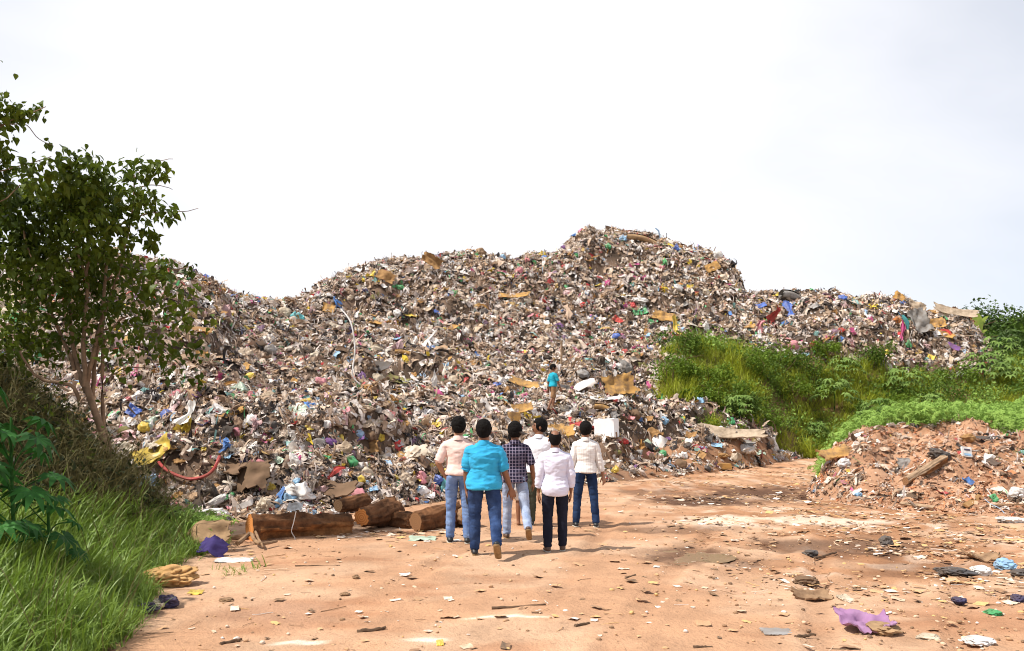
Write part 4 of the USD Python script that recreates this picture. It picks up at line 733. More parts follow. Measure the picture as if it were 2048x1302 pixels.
H('cloth', 'cloth', 'pale green flattened rag on the ground left of the man in pink', 'sheet', 845, 1080, 54, 34, 'cloth_pale_green', 6, 0, 0, amp=.12)
H('plastic_bag', 'plastic bag', 'line of black plastic bags lying on the littered ground', 'lump', 1910, 1150, 80, 16, 'plastic_black', 0, -4, 0, depth=60, sub=4, lift=.2)
H('plastic_bag', 'plastic bag', 'white plastic bag in front of the black ones', 'lump', 1962, 1150, 44, 20, 'plastic_white', 0, 0, 0, depth=40, lift=.2)
H('plastic_bag', 'plastic bag', 'grey white film bundle at the side of the black bags', 'lump', 2010, 1140, 40, 26, 'plastic_light_blue', 0, 0, 0, depth=40, lift=.2)
H('plastic_bag', 'plastic bag', 'dark film scrap at the outer end of the black bags', 'lump', 2042, 1154, 44, 16, 'plastic_black', 0, 0, 0, depth=40, lift=.2)
H('cloth', 'cloth', 'black rag lying beyond the row of bags', 'lump', 1622, 1112, 30, 14, 'plastic_black', 0, 0, 0, depth=30, lift=.3)
H('cloth', 'cloth', 'dark crumpled lump of mud and cloth near the centre of the litter', 'lump', 1772, 1090, 26, 24, 'cloth_dark_grey', 0, 0, 0, depth=24, lift=.3)
H('bark_piece', 'bark', 'long piece of brown bark lying near the black bags', 'board', 1962, 1122, 66, 40, 'bark_light', 8, -4, 0, curl=1.5)
H('bark_piece', 'bark', 'brown curved bark slab in the middle of the litter', 'board', 1620, 1196, 78, 46, 'bark_light', 8, -6, 0, curl=1.2)
H('cloth', 'cloth', 'brown folded rag above the curved bark slab', 'lump', 1612, 1170, 50, 18, 'cloth_brown', 0, 0, 0, depth=36, lift=.2)
H('cloth', 'cloth', 'pale board lying by the curved bark slab', 'board', 1690, 1202, 24, 26, 'cloth_cream', 6, 0, 0)
H('cloth', 'cloth', 'navy scrap lying on sand between black bags and purple garment', 'lump', 1918, 1206, 28, 14, 'cloth_navy', 0, 0, 0, depth=30, lift=.3)
H('cloth', 'cloth', 'dark navy rag at the outer edge of the littered sand', 'lump', 2036, 1204, 26, 18, 'cloth_navy', 0, 0, 0, depth=30, lift=.3)
H('cloth', 'cloth', 'small dark green net on sand near the edge', 'lump', 1986, 1230, 32, 14, 'cloth_green', 0, 0, 0, depth=30, lift=.3)
H('cloth', 'cloth', 'white torn tissue pile beyond the purple garment', 'lump', 1856, 1280, 46, 14, 'cloth_cream', 0, 0, 0, depth=40, lift=.3)
H('cloth', 'cloth', 'white tissue pile at the bottom edge past the garment', 'lump', 1958, 1288, 60, 18, 'cloth_white', 0, 0, 0, depth=60, lift=.3)
H('cloth', 'cloth', 'grey flattened plastic near the purple garment', 'sheet', 1555, 1266, 60, 40, 'plastic_grey', 4, 0, 0, amp=.05)
H('cloth', 'cloth', 'small yellow green leaf lying on bare sand in front', 'sheet', 880, 1290, 14, 16, 'plastic_yellow', 30, 10, 0)
for k, (pts, r, lb) in enumerate([([(440, 1292), (484, 1282)], .016, 'dark short stick on sand nearest the grass'), ([(714, 1268), (742, 1265), (772, 1259)], .02, 'thick dark stick lying on bare sand in front'), ([(984, 1219), (1030, 1217), (1092, 1211)], .014, 'long bent twig on bare sand behind the thick dark stick'),
        ([(1150, 1256), (1178, 1250)], .016, 'short brown stick left of the purple garment across bare sand'), ([(590, 1133), (680, 1132)], .008, 'thin straw lying on sand before the logs'), ([(1590, 1278), (1630, 1273)], .016, 'thin dark stick pointing to the purple garment'), ([(1270, 1152), (1250, 1158)], .012, 'tiny twig behind the turquoise man on bare sand'), ([(1388, 1298), (1425, 1297)], .014, 'twig at the bottom edge of bare sand'), ([(1630, 1120), (1672, 1108)], .02, 'brown stick crossing the black rag in the litter')]):
    stick('stick', 'stick', lb, pts, r, 'twig')
H('stone', 'stone', 'brown mud clod on bare sand behind the thick dark stick', 'lump', 712, 1158, 14, 10, 'bark_light', 0, 0, 0, depth=14)
H('stone', 'stone', 'small dark clod beside a chip on bare sand', 'lump', 690, 1192, 22, 8, 'bark_light', 0, 0, 0, depth=20)
H('stone', 'stone', 'dry leaf cluster on sand close to the burlap sack', 'lump', 454, 1204, 30, 10, 'bark_light', 0, 0, 0, depth=26)

# ------------------------------------------------------------------ more single pieces, described by what lies nearest to them
KINDS_ = [('plastic_bag', 'plastic bag', 'plastic_', ['white', 'white', 'cream', 'cream', 'black', 'grey', 'light blue', 'pink', 'yellow', 'green', 'blue', 'pale green', 'beige']), ('cloth', 'cloth', 'cloth_', ['brown', 'beige', 'black', 'pink', 'red', 'navy', 'cream', 'purple', 'white', 'tan', 'dark grey', 'grey', 'olive']),
          ('cardboard_sheet', 'cardboard', 'cardboard', ['tan', 'ochre']), ('plastic_sheet', 'plastic sheet', 'plastic_', ['white', 'cream', 'grey', 'light blue', 'beige', 'black', 'brown'])]
used_labels = set(); g5 = np.random.default_rng(77); done = 0
ADJ = {'plastic_bag': ['crumpled', 'stuffed', 'knotted', 'torn'], 'cloth': ['bunched', 'ragged', 'dirty', 'hanging'], 'cardboard_sheet': ['bent', 'flattened', 'torn'], 'plastic_sheet': ['crumpled', 'spread', 'torn']}
land = [s for s in seen_at if s[1] > 0 and s[2] < 1030]; xy = np.array([[a, b] for _, a, b in land])
mine = []
for tries in range(2600):
    if done >= 250: break
    zone = g5.random(); u, v = (g5.uniform(230, 900), g5.uniform(830, 1040)) if zone < .34 else (g5.uniform(1200, 1520), g5.uniform(830, 945)) if zone < .46 else (g5.uniform(380, 2000), g5.uniform(490, 860))
    if 870 < u < 1225 and v > 828 or u < 380 and v < 790: continue
    p, k = hit(u, v)
    if k != 2 or p[1] > 66: continue
    if mine and np.min(np.hypot(*(np.array(mine) - [u, v]).T)) < 19: continue
    d = np.hypot(*(xy - [u, v]).T); o = np.argsort(d)
    if d[o[0]] < 22: continue
    nm, ct, pre, cols = KINDS_[g5.choice(4, p=[.42, .30, .13, .15])]; c = cols[g5.integers(len(cols))]
    for j in o[:4]:
        dx, dy = u - xy[j][0], v - xy[j][1]
        rel = ('just ' if d[j] < 60 else 'well ') + ('above' if dy < 0 else 'below') if abs(dy) > abs(dx) else ('to the left of' if dx < 0 else 'to the right of')
        key = (c, nm, rel, j)
        if key not in used_labels: break
    else: continue
    if d[j] > 170: continue
    used_labels.add(key); mine.append((u, v)); done += 1
    lb = f"{ADJ[nm][g5.integers(len(ADJ[nm]))]} {c} {ct} {rel} the {land[j][0]}"
    if nm == 'cardboard_sheet': m = 'cardboard' if c == 'tan' else 'cardboard_mustard'
    else: m = pre + c.replace(' ', '_')
    w = g5.uniform(15, 30) * (1.15 if v > 830 and u < 900 else .9 if v > 620 else .72); kd = {'plastic_bag': g5.choice(['bag', 'lump', 'sheet']), 'cloth': g5.choice(['rag', 'lump', 'sheet']), 'cardboard_sheet': 'board', 'plastic_sheet': 'sheet'}[nm]
    H(nm, ct, lb, str(kd), float(u), float(v), float(w * (1.5 if kd == 'rag' else 1)), float(w * g5.uniform(.45, .8) * (.6 if kd == 'rag' else 1)), m, float(g5.uniform(20, 60)), float(g5.uniform(-40, 40) + (70 if kd == 'rag' and p[1] > 40 else 0)), float(g5.uniform(-40, 40)), amp=float(g5.uniform(.12, .3)), curl=float(g5.uniform(0, 1.2)), sub=2)

# ------------------------------------------------------------------ vegetation
def blades(n, h, w, spread, seed, segs=5, droop=1.0, rad=.12):
    """a tuft of grass: curved tapering blades from one root"""
    g = np.random.default_rng(seed); V, Fc = [], []; t = np.linspace(0, 1, segs)
    for k in range(n):
        az = g.uniform(0, 2 * np.pi); L_ = h * g.uniform(.55, 1.15); lean = g.uniform(.05, .5) * spread; cu = g.uniform(.3, 1.5) * droop
        ang = lean + cu * t ** 1.6; st = np.diff(t, prepend=0) * L_
        r = np.cumsum(np.sin(ang) * st); z = np.cumsum(np.cos(ang) * st)
        c = np.stack([np.cos(az) * r, np.sin(az) * r, z], -1) + np.r_[g.normal(0, rad, 2), 0]
        sd = np.array([-np.sin(az), np.cos(az), 0]) ; wd = w * g.uniform(.6, 1.2) * (1 - t ** 1.8 * .93)
        a = len(V) * 2 * segs; V.append(np.concatenate([c - sd * wd[:, None] / 2, c + sd * wd[:, None] / 2]))
        for i in range(segs - 1): Fc += [[a + i, a + i + 1, a + segs + i + 1], [a + i, a + segs + i + 1, a + segs + i]]
    return T(np.vstack(V), Fc)
LEAF_V = np.array([[0, 0, 0], [0, .45, -.07], [0, 1.05, -.22], [-.30, .02, .06], [-.42, .32, .08], [-.24, .66, .0], [.30, .02, .06], [.42, .32, .08], [.24, .66, .0]])
LEAF_F = np.array([[0, 1, 4], [0, 4, 3], [1, 2, 5], [1, 5, 4], [0, 7, 1], [0, 6, 7], [1, 8, 2], [1, 7, 8]])
SML_V = np.array([[0, 0, 0], [-.28, .45, .07], [0, 1, -.1], [.28, .45, .07]]); SML_F = np.array([[0, 2, 1], [0, 3, 2]])
def palm_leaf(r, lobes=9, seed=0):
    """a palmate castor leaf: pointed lobes round the stalk, each folded along its rib"""
    g = np.random.default_rng(seed); V, Fc = [[0, 0, 0]], []
    for k in range(lobes):
        a = -2.25 + 4.5 * k / (lobes - 1); L_ = r * (1 - .38 * abs(a / 2.3) ** 1.5) * g.uniform(.92, 1.06); d = np.array([np.sin(a), np.cos(a)]); s = np.array([d[1], -d[0]])
        b = len(V); w = .125 * r
        pts = [(d * L_ * .45, .05), (d * L_, -.28), (d * L_ * .28 + s * w * .8, .0), (d * L_ * .55 + s * w, .0), (d * L_ * .28 - s * w * .8, .0), (d * L_ * .55 - s * w, .0)]
        V += [[p[0], p[1], z * r] for p, z in pts]
        Fc += [[0, b, b + 2], [b + 2, b, b + 3], [b, b + 1, b + 3], [0, b + 4, b], [b + 4, b + 5, b], [b, b + 5, b + 1]]
    return T(V, Fc)
def leaf_cloud(cs, rs, dens, size, seed, v=LEAF_V, f=LEAF_F, shell=.35, droop=.9, flat=(1, 1, 1)):
    """leaves through the volume of several blobs, more near the outside, hanging tip down"""
    g = np.random.default_rng(seed); P = []
    for c, r, n in zip(cs, rs, dens):
        d = g.normal(size=(n, 3)); d /= np.linalg.norm(d, axis=1, keepdims=True); q = r * (shell + (1 - shell) * g.random((n, 1))) ** 1 * d
        wob = 1 + .5 * (meshkit.fbm(d * 2.2 + c, 3, seed) - .5)[:, None] * 1.6; P.append(c + q * wob * np.array(flat))
    P = np.vstack(P); n = len(P)
    az = g.uniform(0, 2 * np.pi, n); pt = np.clip(g.normal(-.75 * droop, .45, n), -1.5, .8); ro = g.normal(0, .5, n)
    y = np.stack([np.cos(az) * np.cos(pt), np.sin(az) * np.cos(pt), np.sin(pt)], -1); x = np.cross(y, [0, 0, 1]); x /= np.linalg.norm(x, axis=1, keepdims=True); z = np.cross(x, y)
    x2 = x * np.cos(ro)[:, None] + z * np.sin(ro)[:, None]; z2 = np.cross(x2, y); s = size * np.exp(g.normal(0, .22, n))
    return tiled(v, f, np.stack([x2, y, z2], 2) * s[:, None, None], P), P
# --- the roadside tree
TY = 12.0
base = hit(226, 946)[0]; tree = thing('tree', 'leafy many stemmed tree on the dark bank with heart shaped leaves', 'tree', base)
def tp(u, v, dy=0.0): return at(u, v, TY + dy) - base
def limb(parent, name, pts, r0, r1, m='stem_bark', n=16, k=9):
    c = spline(pts, n); c = c + .012 * np.random.default_rng(int(abs(pts[0][0]) * 999)).normal(size=c.shape) * (r0 / .05)
    return part(parent, name, tube(c, np.linspace(r0, r1, n), k), m, True)
limb(tree, 'trunk', [(0, 0, -.3), tp(214, 905), tp(196, 850), tp(178, 800, -.05), tp(168, 765)], .07, .05)
limb(tree, 'trunk', [(0.06, .1, -.3), tp(222, 900, .15), tp(206, 840, .2), tp(205, 770, .2), tp(207, 690, .15), tp(205, 640, .1)], .042, .024)
for pts, r0, r1 in [([tp(172, 785), tp(160, 745, .1), tp(146, 690, .2), tp(140, 618, .2)], .034, .028), ([tp(170, 775), tp(168, 690), tp(172, 600, .1), tp(177, 500, .1), tp(176, 400, .1)], .038, .016), ([tp(172, 770, .05), tp(190, 700, .1), tp(203, 630, .1), tp(212, 540, .15), tp(222, 450, .2)], .038, .014),
                    ([tp(184, 800, .1), tp(188, 740, .2), tp(207, 640, .3), tp(240, 540, .3), tp(262, 430, .3), tp(268, 350, .3)], .034, .010), ([tp(160, 800), tp(140, 770, -.1), tp(92, 762, -.2), tp(40, 700, -.3)], .03, .015), ([tp(207, 690), tp(230, 650), tp(255, 632)], .022, .014), ([tp(150, 740, .1), tp(110, 640, .2), tp(70, 540, .2), tp(40, 440, .2)], .03, .012),
                    ([tp(176, 560, .1), tp(150, 480, 0), tp(140, 400, -.1), tp(145, 330, -.1)], .02, .008), ([tp(212, 560, .15), tp(270, 545, .1), tp(340, 540, 0), tp(385, 532, 0)], .018, .006), ([tp(262, 440, .3), tp(310, 425, .3), tp(368, 423, .3), tp(397, 416, .3)], .012, .004), ([tp(268, 380, .3), tp(300, 370, .3), tp(345, 379, .3)], .01, .004),
                    ([tp(206, 660, .2), tp(270, 650, .1), tp(330, 660, 0), tp(372, 690, 0)], .014, .006), ([tp(268, 360, .3), tp(290, 335, .3), tp(346, 318, .3)], .01, .004), ([tp(205, 770, .1), tp(260, 735, 0), tp(330, 745, -.1)], .012, .005)]:
    limb(tree, 'branch', pts, r0, r1, n=14, k=7)
blobs = [(165, 352, 62, 300), (130, 395, 46, 160), (205, 390, 50, 200), (135, 440, 72, 300), (185, 470, 62, 240), (270, 335, 36, 95), (318, 338, 26, 50), (265, 378, 34, 70), (290, 405, 40, 110), (338, 425, 26, 55), (270, 450, 44, 120), (300, 478, 26, 45), (225, 430, 45, 130), (60, 430, 62, 260), (18, 470, 60, 240), (70, 500, 62, 260), (20, 540, 60, 220), (130, 530, 70, 280), (200, 535, 56, 200), (250, 520, 40, 100),
         (330, 545, 34, 70), (376, 538, 18, 22), (290, 560, 40, 90), (110, 590, 62, 190), (190, 595, 58, 170), (40, 610, 60, 180), (250, 610, 50, 120), (310, 615, 46, 95), (360, 640, 36, 46), (390, 690, 36, 36), (330, 690, 40, 46), (270, 660, 44, 60), (150, 640, 50, 90), (60, 670, 50, 100), (230, 700, 50, 46), (400, 760, 26, 16), (340, 750, 30, 14), (20, 400, 40, 90), (110, 690, 40, 40), (425, 640, 22, 12), (180, 410, 60, 200), (40, 690, 60, 120), (120, 700, 60, 90), (30, 640, 60, 160), (200, 650, 60, 110), (60, 380, 50, 120), (300, 700, 46, 50), (375, 600, 40, 50), (345, 720, 40, 26), (20, 720, 50, 90), (250, 740, 36, 20)]
gq = np.random.default_rng(3); cs = np.array([tp(u, v, gq.uniform(-.6, .7)) for u, v, _, _ in blobs]); rs = [r / F * TY for _, _, r, _ in blobs]
cl, P = leaf_cloud(cs, rs, [int(n * (1.25 if u < 200 and v < 600 else .8 if v > 500 else .8)) for u, v, _, n in blobs], .096, 5)
# the outermost leaves, which one can pick out against the sky, each a part; the rest one crown
nl, nv = len(P), len(LEAF_V); uu, vv = 1024 + F * (P + base)[:, 0] / (P + base)[:, 1], HZ - F * ((P + base)[:, 2] - EYE) / (P + base)[:, 1]
score = np.where((uu > 60) & (vv < 700), uu * .8 - vv * .55, -1e9) ; pick = np.argsort(-score)[:170]
keepm = np.ones(nl, bool); keepm[pick] = False; Vl = cl.vertices.reshape(nl, nv, 3)
rest = Vl[keepm]; part(tree, 'crown', T(rest.reshape(-1, 3), (LEAF_F[None] + (np.arange(len(rest)) * nv)[:, None, None]).reshape(-1, 3)), 'leaf_tree', False, kind='stuff')
for i in pick: part(tree, 'leaf', T(Vl[i], LEAF_F), 'leaf_tree', False)
# --- second tree, its boughs reaching in from beyond the edge
b2 = np.array([-9.6, 11.0, float(height(-9.6, 11.0)[0])]); tree2 = thing('tree', 'second tree whose leafy bough tips hang into the upper corner of the sky', 'tree', b2)
def t2(u, v, dy=0.0): return at(u, v, 11.0 + dy) - b2
limb(tree2, 'trunk', [(0, 0, -.4), (.1, 0, 1.2), (.3, .1, 2.6), (.6, .1, 4.0), (.9, 0, 5.6)], .13, .05)
for pts, r0, r1 in [([(.7, .1, 4.2), t2(-60, 300), t2(0, 252), t2(60, 228), t2(92, 212)], .03, .005), ([(.55, .1, 3.6), t2(-70, 380), t2(-10, 345), t2(50, 330), t2(100, 312)], .025, .005), ([t2(0, 250), t2(48, 248), t2(78, 278), t2(104, 290)], .009, .004), ([(.5, .1, 3.4), t2(-60, 420), t2(10, 400), t2(40, 370)], .02, .006)]: limb(tree2, 'branch', pts, r0, r1, n=14, k=7)
bl2 = [(-20, 225, 40, 80), (15, 225, 30, 55), (45, 232, 22, 34), (75, 222, 20, 22), (30, 212, 18, 16), (100, 284, 9, 6), (-5, 300, 26, 40), (15, 325, 26, 36), (50, 332, 24, 26), (82, 320, 18, 16), (-40, 300, 70, 200), (-60, 220, 80, 220), (-60, 400, 80, 240), (5, 380, 34, 60), (60, 372, 26, 22), (15, 190, 12, 5), (-90, 140, 90, 240), (-130, 260, 110, 400), (-130, 420, 100, 360)]
c2, P2 = leaf_cloud(np.array([t2(u, v, gq.uniform(-.3, .3)) for u, v, *_ in bl2]), [r / F * 11 for _, _, r, _ in bl2], [n for *_, n in bl2], .085, 6)
part(tree2, 'crown', c2, 'leaf_tree', False, kind='stuff')
# --- grass
def tufts(name, protos_, P, s, seed, label, tilt=.12):
    g = np.random.default_rng(seed); n = len(P); az = g.uniform(0, 2 * np.pi, n); tx, ty = g.normal(0, tilt, (2, n))
    z = np.stack([tx, ty, np.ones(n)], -1); z /= np.linalg.norm(z, axis=1, keepdims=True); x = np.stack([np.cos(az), np.sin(az), 0 * az], -1); x -= (x * z).sum(1, keepdims=True) * z; x /= np.linalg.norm(x, axis=1, keepdims=True)
    instancer(name, protos_, g.integers(0, len(protos_), n), P, np.stack([x, np.cross(z, x), z], 2), s, label)
def area(n, x0, x1, y0, y1, seed, keep):
    g = np.random.default_rng(seed); x, y = g.uniform(x0, x1, n), g.uniform(y0, y1, n); z, k = height(x, y); ok = keep(x, y, z, k, g); return np.stack([x, y, z], -1)[ok]
d_edge = lambda x, y: EDGE(np.clip(y, -20, 40)) - x
tall = [(blades(24, .62, .020, 1.0, 400 + k, 6, 1.15, .10), 'grass_near', True) for k in range(6)]
wide = [(blades(14, .60, .038, 1.2, 410 + k, 6, 1.35, .10), 'grass_near', True) for k in range(4)]
Pg = area(6200, -10, -2.4, 3.8, 13.2, 21, lambda x, y, z, k, g: (d_edge(x, y) > -.12 + .5 * (meshkit.fbm(np.stack([x, y, 0 * x], -1) * 1.3, 3, 9) - .5)) & (z < np.interp(y, [5, 7, 9, 12, 13], [3, .7, .55, .38, .28]) + .25 * (meshkit.fbm(np.stack([x, y, 0 * x], -1) * .9, 3, 19) - .5)) & (g.random(len(x)) < .95))
dd = d_edge(Pg[:, 0], Pg[:, 1]); sg = np.interp(dd, [-.2, .35, 1.2, 3], [.34, .72, 1.0, 1.15]) * np.random.default_rng(1).uniform(.7, 1.25, len(Pg)) * np.interp(Pg[:, 1], [4, 9, 12], [1.1, .95, .75])
tufts('tall_grass', tall, Pg, sg, 22, 'bright green tall grass on the roadside bank', .18)
Pw = Pg[np.random.default_rng(2).random(len(Pg)) < .42]; tufts('broad_grass', wide, Pw, np.interp(d_edge(Pw[:, 0], Pw[:, 1]), [-.2, .4, 1.5], [.35, .8, 1.15]), 23, 'broad bladed grass among the tall grass of the roadside bank', .2)
dry = [(blades(26, .75, .013, 1.3, 420 + k, 6, 1.7, .2), 'grass_dry', True) for k in range(5)]
Pd = area(12000, -16, -3.8, 6.0, 18, 24, lambda x, y, z, k, g: (k == 1) & (z > np.interp(y, [5, 7, 9, 11, 13], [.62, .6, .5, .36, .2])) & (d_edge(x, y) > .1)); tufts('dry_undergrowth', dry, Pd, np.random.default_rng(4).uniform(.6, 1.25, len(Pd)), 25, 'dry brownish undergrowth in the shade under the tree', .3)
straw = [(blades(5, 1.25, .007, .7, 430 + k, 7, .9, .12), 'grass_dry', True) for k in range(3)]
Ps = Pg[np.random.default_rng(3).random(len(Pg)) < .07]; tufts('straw_stalks', straw, Ps, np.random.default_rng(5).uniform(.7, 1.1, len(Ps)), 26, 'pale dry stalks standing in the tall grass', .4)
bank = [(blades(30, .95, .030, 1.0, 440 + k, 5, 1.2, .22), 'grass_bank', True) for k in range(7)]
Pb = area(15000, 6, 62, 33, 56, 27, lambda x, y, z, k, g: (k == 3) & (meshkit.fbm(np.stack([x, y, z], -1) * .55, 3, 33) > .41)); tufts('bank_grass', bank, Pb, np.random.default_rng(6).uniform(.6, 1.3, len(Pb)) * (.45 + .85 * (meshkit.fbm(Pb * .4, 2, 34))), 28, 'long grass covering the green bank', .2)
scr = [(tiled(SML_V, SML_F, rand_rots(70, np.random.default_rng(470 + k)) * np.random.default_rng(k).uniform(.10, .20, (70, 1, 1)), np.random.default_rng(480 + k).normal(0, 1, (70, 3)) * [.34, .34, .26] + [0, 0, .42]), m_, False) for k, m_ in enumerate(['leaf_shrub', 'leaf_shrub', 'leaf_far', 'leaf_shrub', 'leaf_bright', 'leaf_castor_far'])]
Pq = area(7000, 6, 62, 33, 56, 67, lambda x, y, z, k, g: (k == 3) & (meshkit.fbm(np.stack([x, y, z], -1) * .42, 4, 35) > .46)); tufts('scrub', scr, Pq, np.random.default_rng(11).uniform(.6, 1.25, len(Pq)) * (.45 + 1.0 * meshkit.fbm(Pq * .5, 2, 36)), 68, 'mixed leafy yellow green scrub growing through the grass of the green bank', .35)
Pz = Pb[np.random.default_rng(14).random(len(Pb)) < .14]; tufts('bank_straw', [(blades(12, 1.1, .022, .9, 460 + k, 5, 1.0, .2), 'grass_dry', True) for k in range(3)], Pz, np.random.default_rng(15).uniform(.7, 1.3, len(Pz)), 71, 'dry straw coloured stalks scattered through the green bank', .3)
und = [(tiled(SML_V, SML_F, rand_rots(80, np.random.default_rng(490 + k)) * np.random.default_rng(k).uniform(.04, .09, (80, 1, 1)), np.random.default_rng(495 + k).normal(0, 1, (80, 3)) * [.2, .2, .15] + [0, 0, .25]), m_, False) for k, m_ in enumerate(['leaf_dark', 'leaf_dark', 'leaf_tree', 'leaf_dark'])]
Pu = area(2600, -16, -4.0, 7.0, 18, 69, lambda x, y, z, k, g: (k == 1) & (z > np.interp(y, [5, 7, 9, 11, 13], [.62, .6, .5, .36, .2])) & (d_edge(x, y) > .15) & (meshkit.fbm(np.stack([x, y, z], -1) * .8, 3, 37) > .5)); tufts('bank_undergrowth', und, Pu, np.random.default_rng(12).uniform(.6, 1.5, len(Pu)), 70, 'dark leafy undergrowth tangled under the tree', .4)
pt = [(blades(16, .14, .008, 1.4, 450 + k, 4, 1.2, .08), 'grass_near', True) for k in range(3)]
Pp = np.array([hit(u, v)[0] for u, v in [(455, 1148), (440, 1140), (470, 1152), (480, 1140), (1385, 925), (1395, 928), (1370, 922), (1420, 932), (2030, 905), (1990, 920), (1100, 985), (560, 1070), (505, 1140)]]); tufts('grass_sprigs', pt, Pp, np.linspace(.8, 1.6, len(Pp)), 29, 'small sprigs of grass on the open ground')
# --- castor plants
def castor(u, v, Y, h, n, r, label, big=True, lobes=9, mat_='leaf_castor', seed=0, spread=.5, group=None):
    p = at(u, v, Y); p[2] = float(height(p[0], p[1])[0]); t = thing('castor_plant', label, 'plant', p, group=group); g = np.random.default_rng(abs(seed + int(u)))
    part(t, 'stem', tube(spline([(0, 0, -.1), (.04, 0, h * .4), (.0, .03, h * .8), (.02, 0, h)], 8), np.linspace(.022, .01, 8) * (1 if big else 1.4), 6), 'leaf_castor', True); leaves = []
    for k in range(n):
        az = k * 2.4 + g.uniform(-.4, .4); zz = h * (.35 + .7 * k / n); ra = spread * (1.15 - .55 * k / n) * g.uniform(.7, 1.1); c = np.array([np.cos(az) * ra, np.sin(az) * ra, zz + g.uniform(-.05, .1)])
        if big: part(t, 'leaf_stalk', tube(spline([(.02, 0, zz * .8), c * [.5, .5, 0] + [0, 0, zz * .96], c], 6), .006, 5), 'leaf_castor', True)
        y = np.array([np.cos(az), np.sin(az), -.5 + g.uniform(-.45, .45)]); y /= np.linalg.norm(y); x = np.cross(y, [0, 0, 1]); x /= np.linalg.norm(x); R = np.stack([x, y, np.cross(x, y)], 1)
        m = palm_leaf(r * g.uniform(.75, 1.15), lobes, k + seed); m = T(m.vertices @ R.T + c, m.faces)
        if big: part(t, 'leaf', m, mat_, False)
        else: leaves.append(m)
    if leaves: part(t, 'foliage', cat_(leaves), mat_, False)
    return t
castor(18, 985, 7.2, 1.62, 18, .26, 'dark green castor plant with large star shaped leaves at the edge of the bank', seed=1, spread=.42)
castor(92, 1000, 7.6, .95, 6, .2, 'low castor shoot with few leaves in front of the dark bank', seed=2, spread=.3)
castor(-80, 1000, 7.0, 1.8, 12, .27, 'castor plant cut off by the edge behind the larger one', seed=3, spread=.5)
castor(300, 1050, 12.4, .45, 9, .20, 'dark green broad leaved weed at the foot of the hill by the grass', seed=4, spread=.3)
for u, v, Y, h, r, lb in [(1668, 818, 45.2, 1.9, .6, 'bluish castor bush in the middle of the green bank'), (1690, 775, 47, 1.5, .5, 'smaller castor bush just above the bluish one'), (1805, 790, 46.6, 1.7, .55, 'castor bush under the grey tarpaulin end of the hill'), (1860, 838, 44.6, 1.4, .5, 'castor bush just over the bright creeper'), (1968, 772, 48, 2.2, .6, 'tall castor bush near the right end of the refuse'), (2022, 792, 47.5, 2.0, .6, 'castor bush at the outer end of the bank'), (1478, 850, 36.5, 1.3, .45, 'castor bush over the dirty mattress'), (1632, 878, 43.4, 1.0, .4, 'castor sprout low on the bank near the sand patch'), (1760, 905, 25.0, 1.0, .3, 'castor sprout at the near end of the bright creeper'), (2000, 745, 51, 2.2, .6, 'castor bush on the bank top behind the others')]:
    castor(u, v, Y, h * .9, 44, r * .72, lb, False, 7, 'leaf_castor_far', int(u), h * .62)
# --- shrubs on the bank, bushes behind
def shrub(name, label, u, v, Y, w, h, n, size, m, seed, group=None, v_=SML_V, f_=SML_F, cat='shrub', stems=4):
    p = at(u, v, Y); p[2] = float(height(p[0], p[1])[0]); t = thing(name, label, cat, p, group=group); g = np.random.default_rng(seed)
    for k in range(stems): part(t, 'stem', tube(spline([(g.normal(0, .1 * w), g.normal(0, .1 * w), -.1), (g.normal(0, .2) * w, g.normal(0, .2) * w, h * .5), (g.normal(0, .3) * w, g.normal(0, .25) * w, h * .85)], 6), np.linspace(.02, .008, 6) * max(1, h / 2), 5), 'twig', True)
    k = 9; c = np.stack([g.normal(0, .30 * w, k), g.normal(0, .30 * w, k), h * g.uniform(.3, .8, k)], -1); r = np.full(k, .36 * min(w, h)) * g.uniform(.7, 1.25, k)
    part(t, 'foliage', leaf_cloud(c, r, [n // k] * k, size, seed, v_, f_, .3, .5)[0], m, False); return t
for i, (u, v, Y, w, h, m, lb) in enumerate([(1350, 800, 38.5, 2.0, 1.8, 'leaf_shrub', 'leafy shrub at the inner end of the green bank'), (1372, 735, 42.6, 1.6, 1.6, 'leaf_far', 'dark shrub growing up into the rubbish at the bank end'), (1420, 790, 39.5, 1.8, 1.3, 'leaf_shrub', 'rounded shrub on the bank over the dirty mattress'), (1510, 760, 44, 2.2, 1.7, 'leaf_shrub', 'wide shrub on the upper bank under the blue cloth'), (1560, 745, 46.5, 2.6, 2.2, 'leaf_shrub', 'tall green shrub at the top of the bank below the red cloth'), (1612, 752, 46.5, 2.2, 1.8, 'leaf_far', 'dark shrub beside the tall green one'), (1585, 800, 44.8, 2.2, 1.6, 'leaf_shrub', 'green shrub in the upper middle of the bank'),
    (1740, 745, 48, 2.2, 1.7, 'leaf_far', 'dark grassy shrub on the bank top in the centre'), (1720, 850, 44, 2.0, 1.5, 'leaf_far', 'dark shrub in the hollow above the creeper'), (1552, 916, 41, 1.9, 1.7, 'leaf_shrub', 'dense little bush at the foot of the bank beside the far road'), (1500, 880, 37, 1.6, 1.6, 'leaf_far', 'dark bush behind the dirty mattress'), (1420, 842, 36.6, 1.6, 1.2, 'leaf_shrub', 'low shrub at the lower edge of the bank near the refuse toe'), (1920, 770, 48, 2.0, 1.5, 'leaf_shrub', 'shrub at the foot of the right end of the refuse'), (1780, 850, 44.5, 1.8, 1.3, 'leaf_shrub', 'shrub just behind the bright creeper'), (1650, 735, 48.3, 1.6, 1.5, 'leaf_shrub', 'small shrub touching the refuse above the bluish castor bush')]):
    shrub('shrub', lb, u, v, Y, w, h, 1100, .15, m, 500 + i)
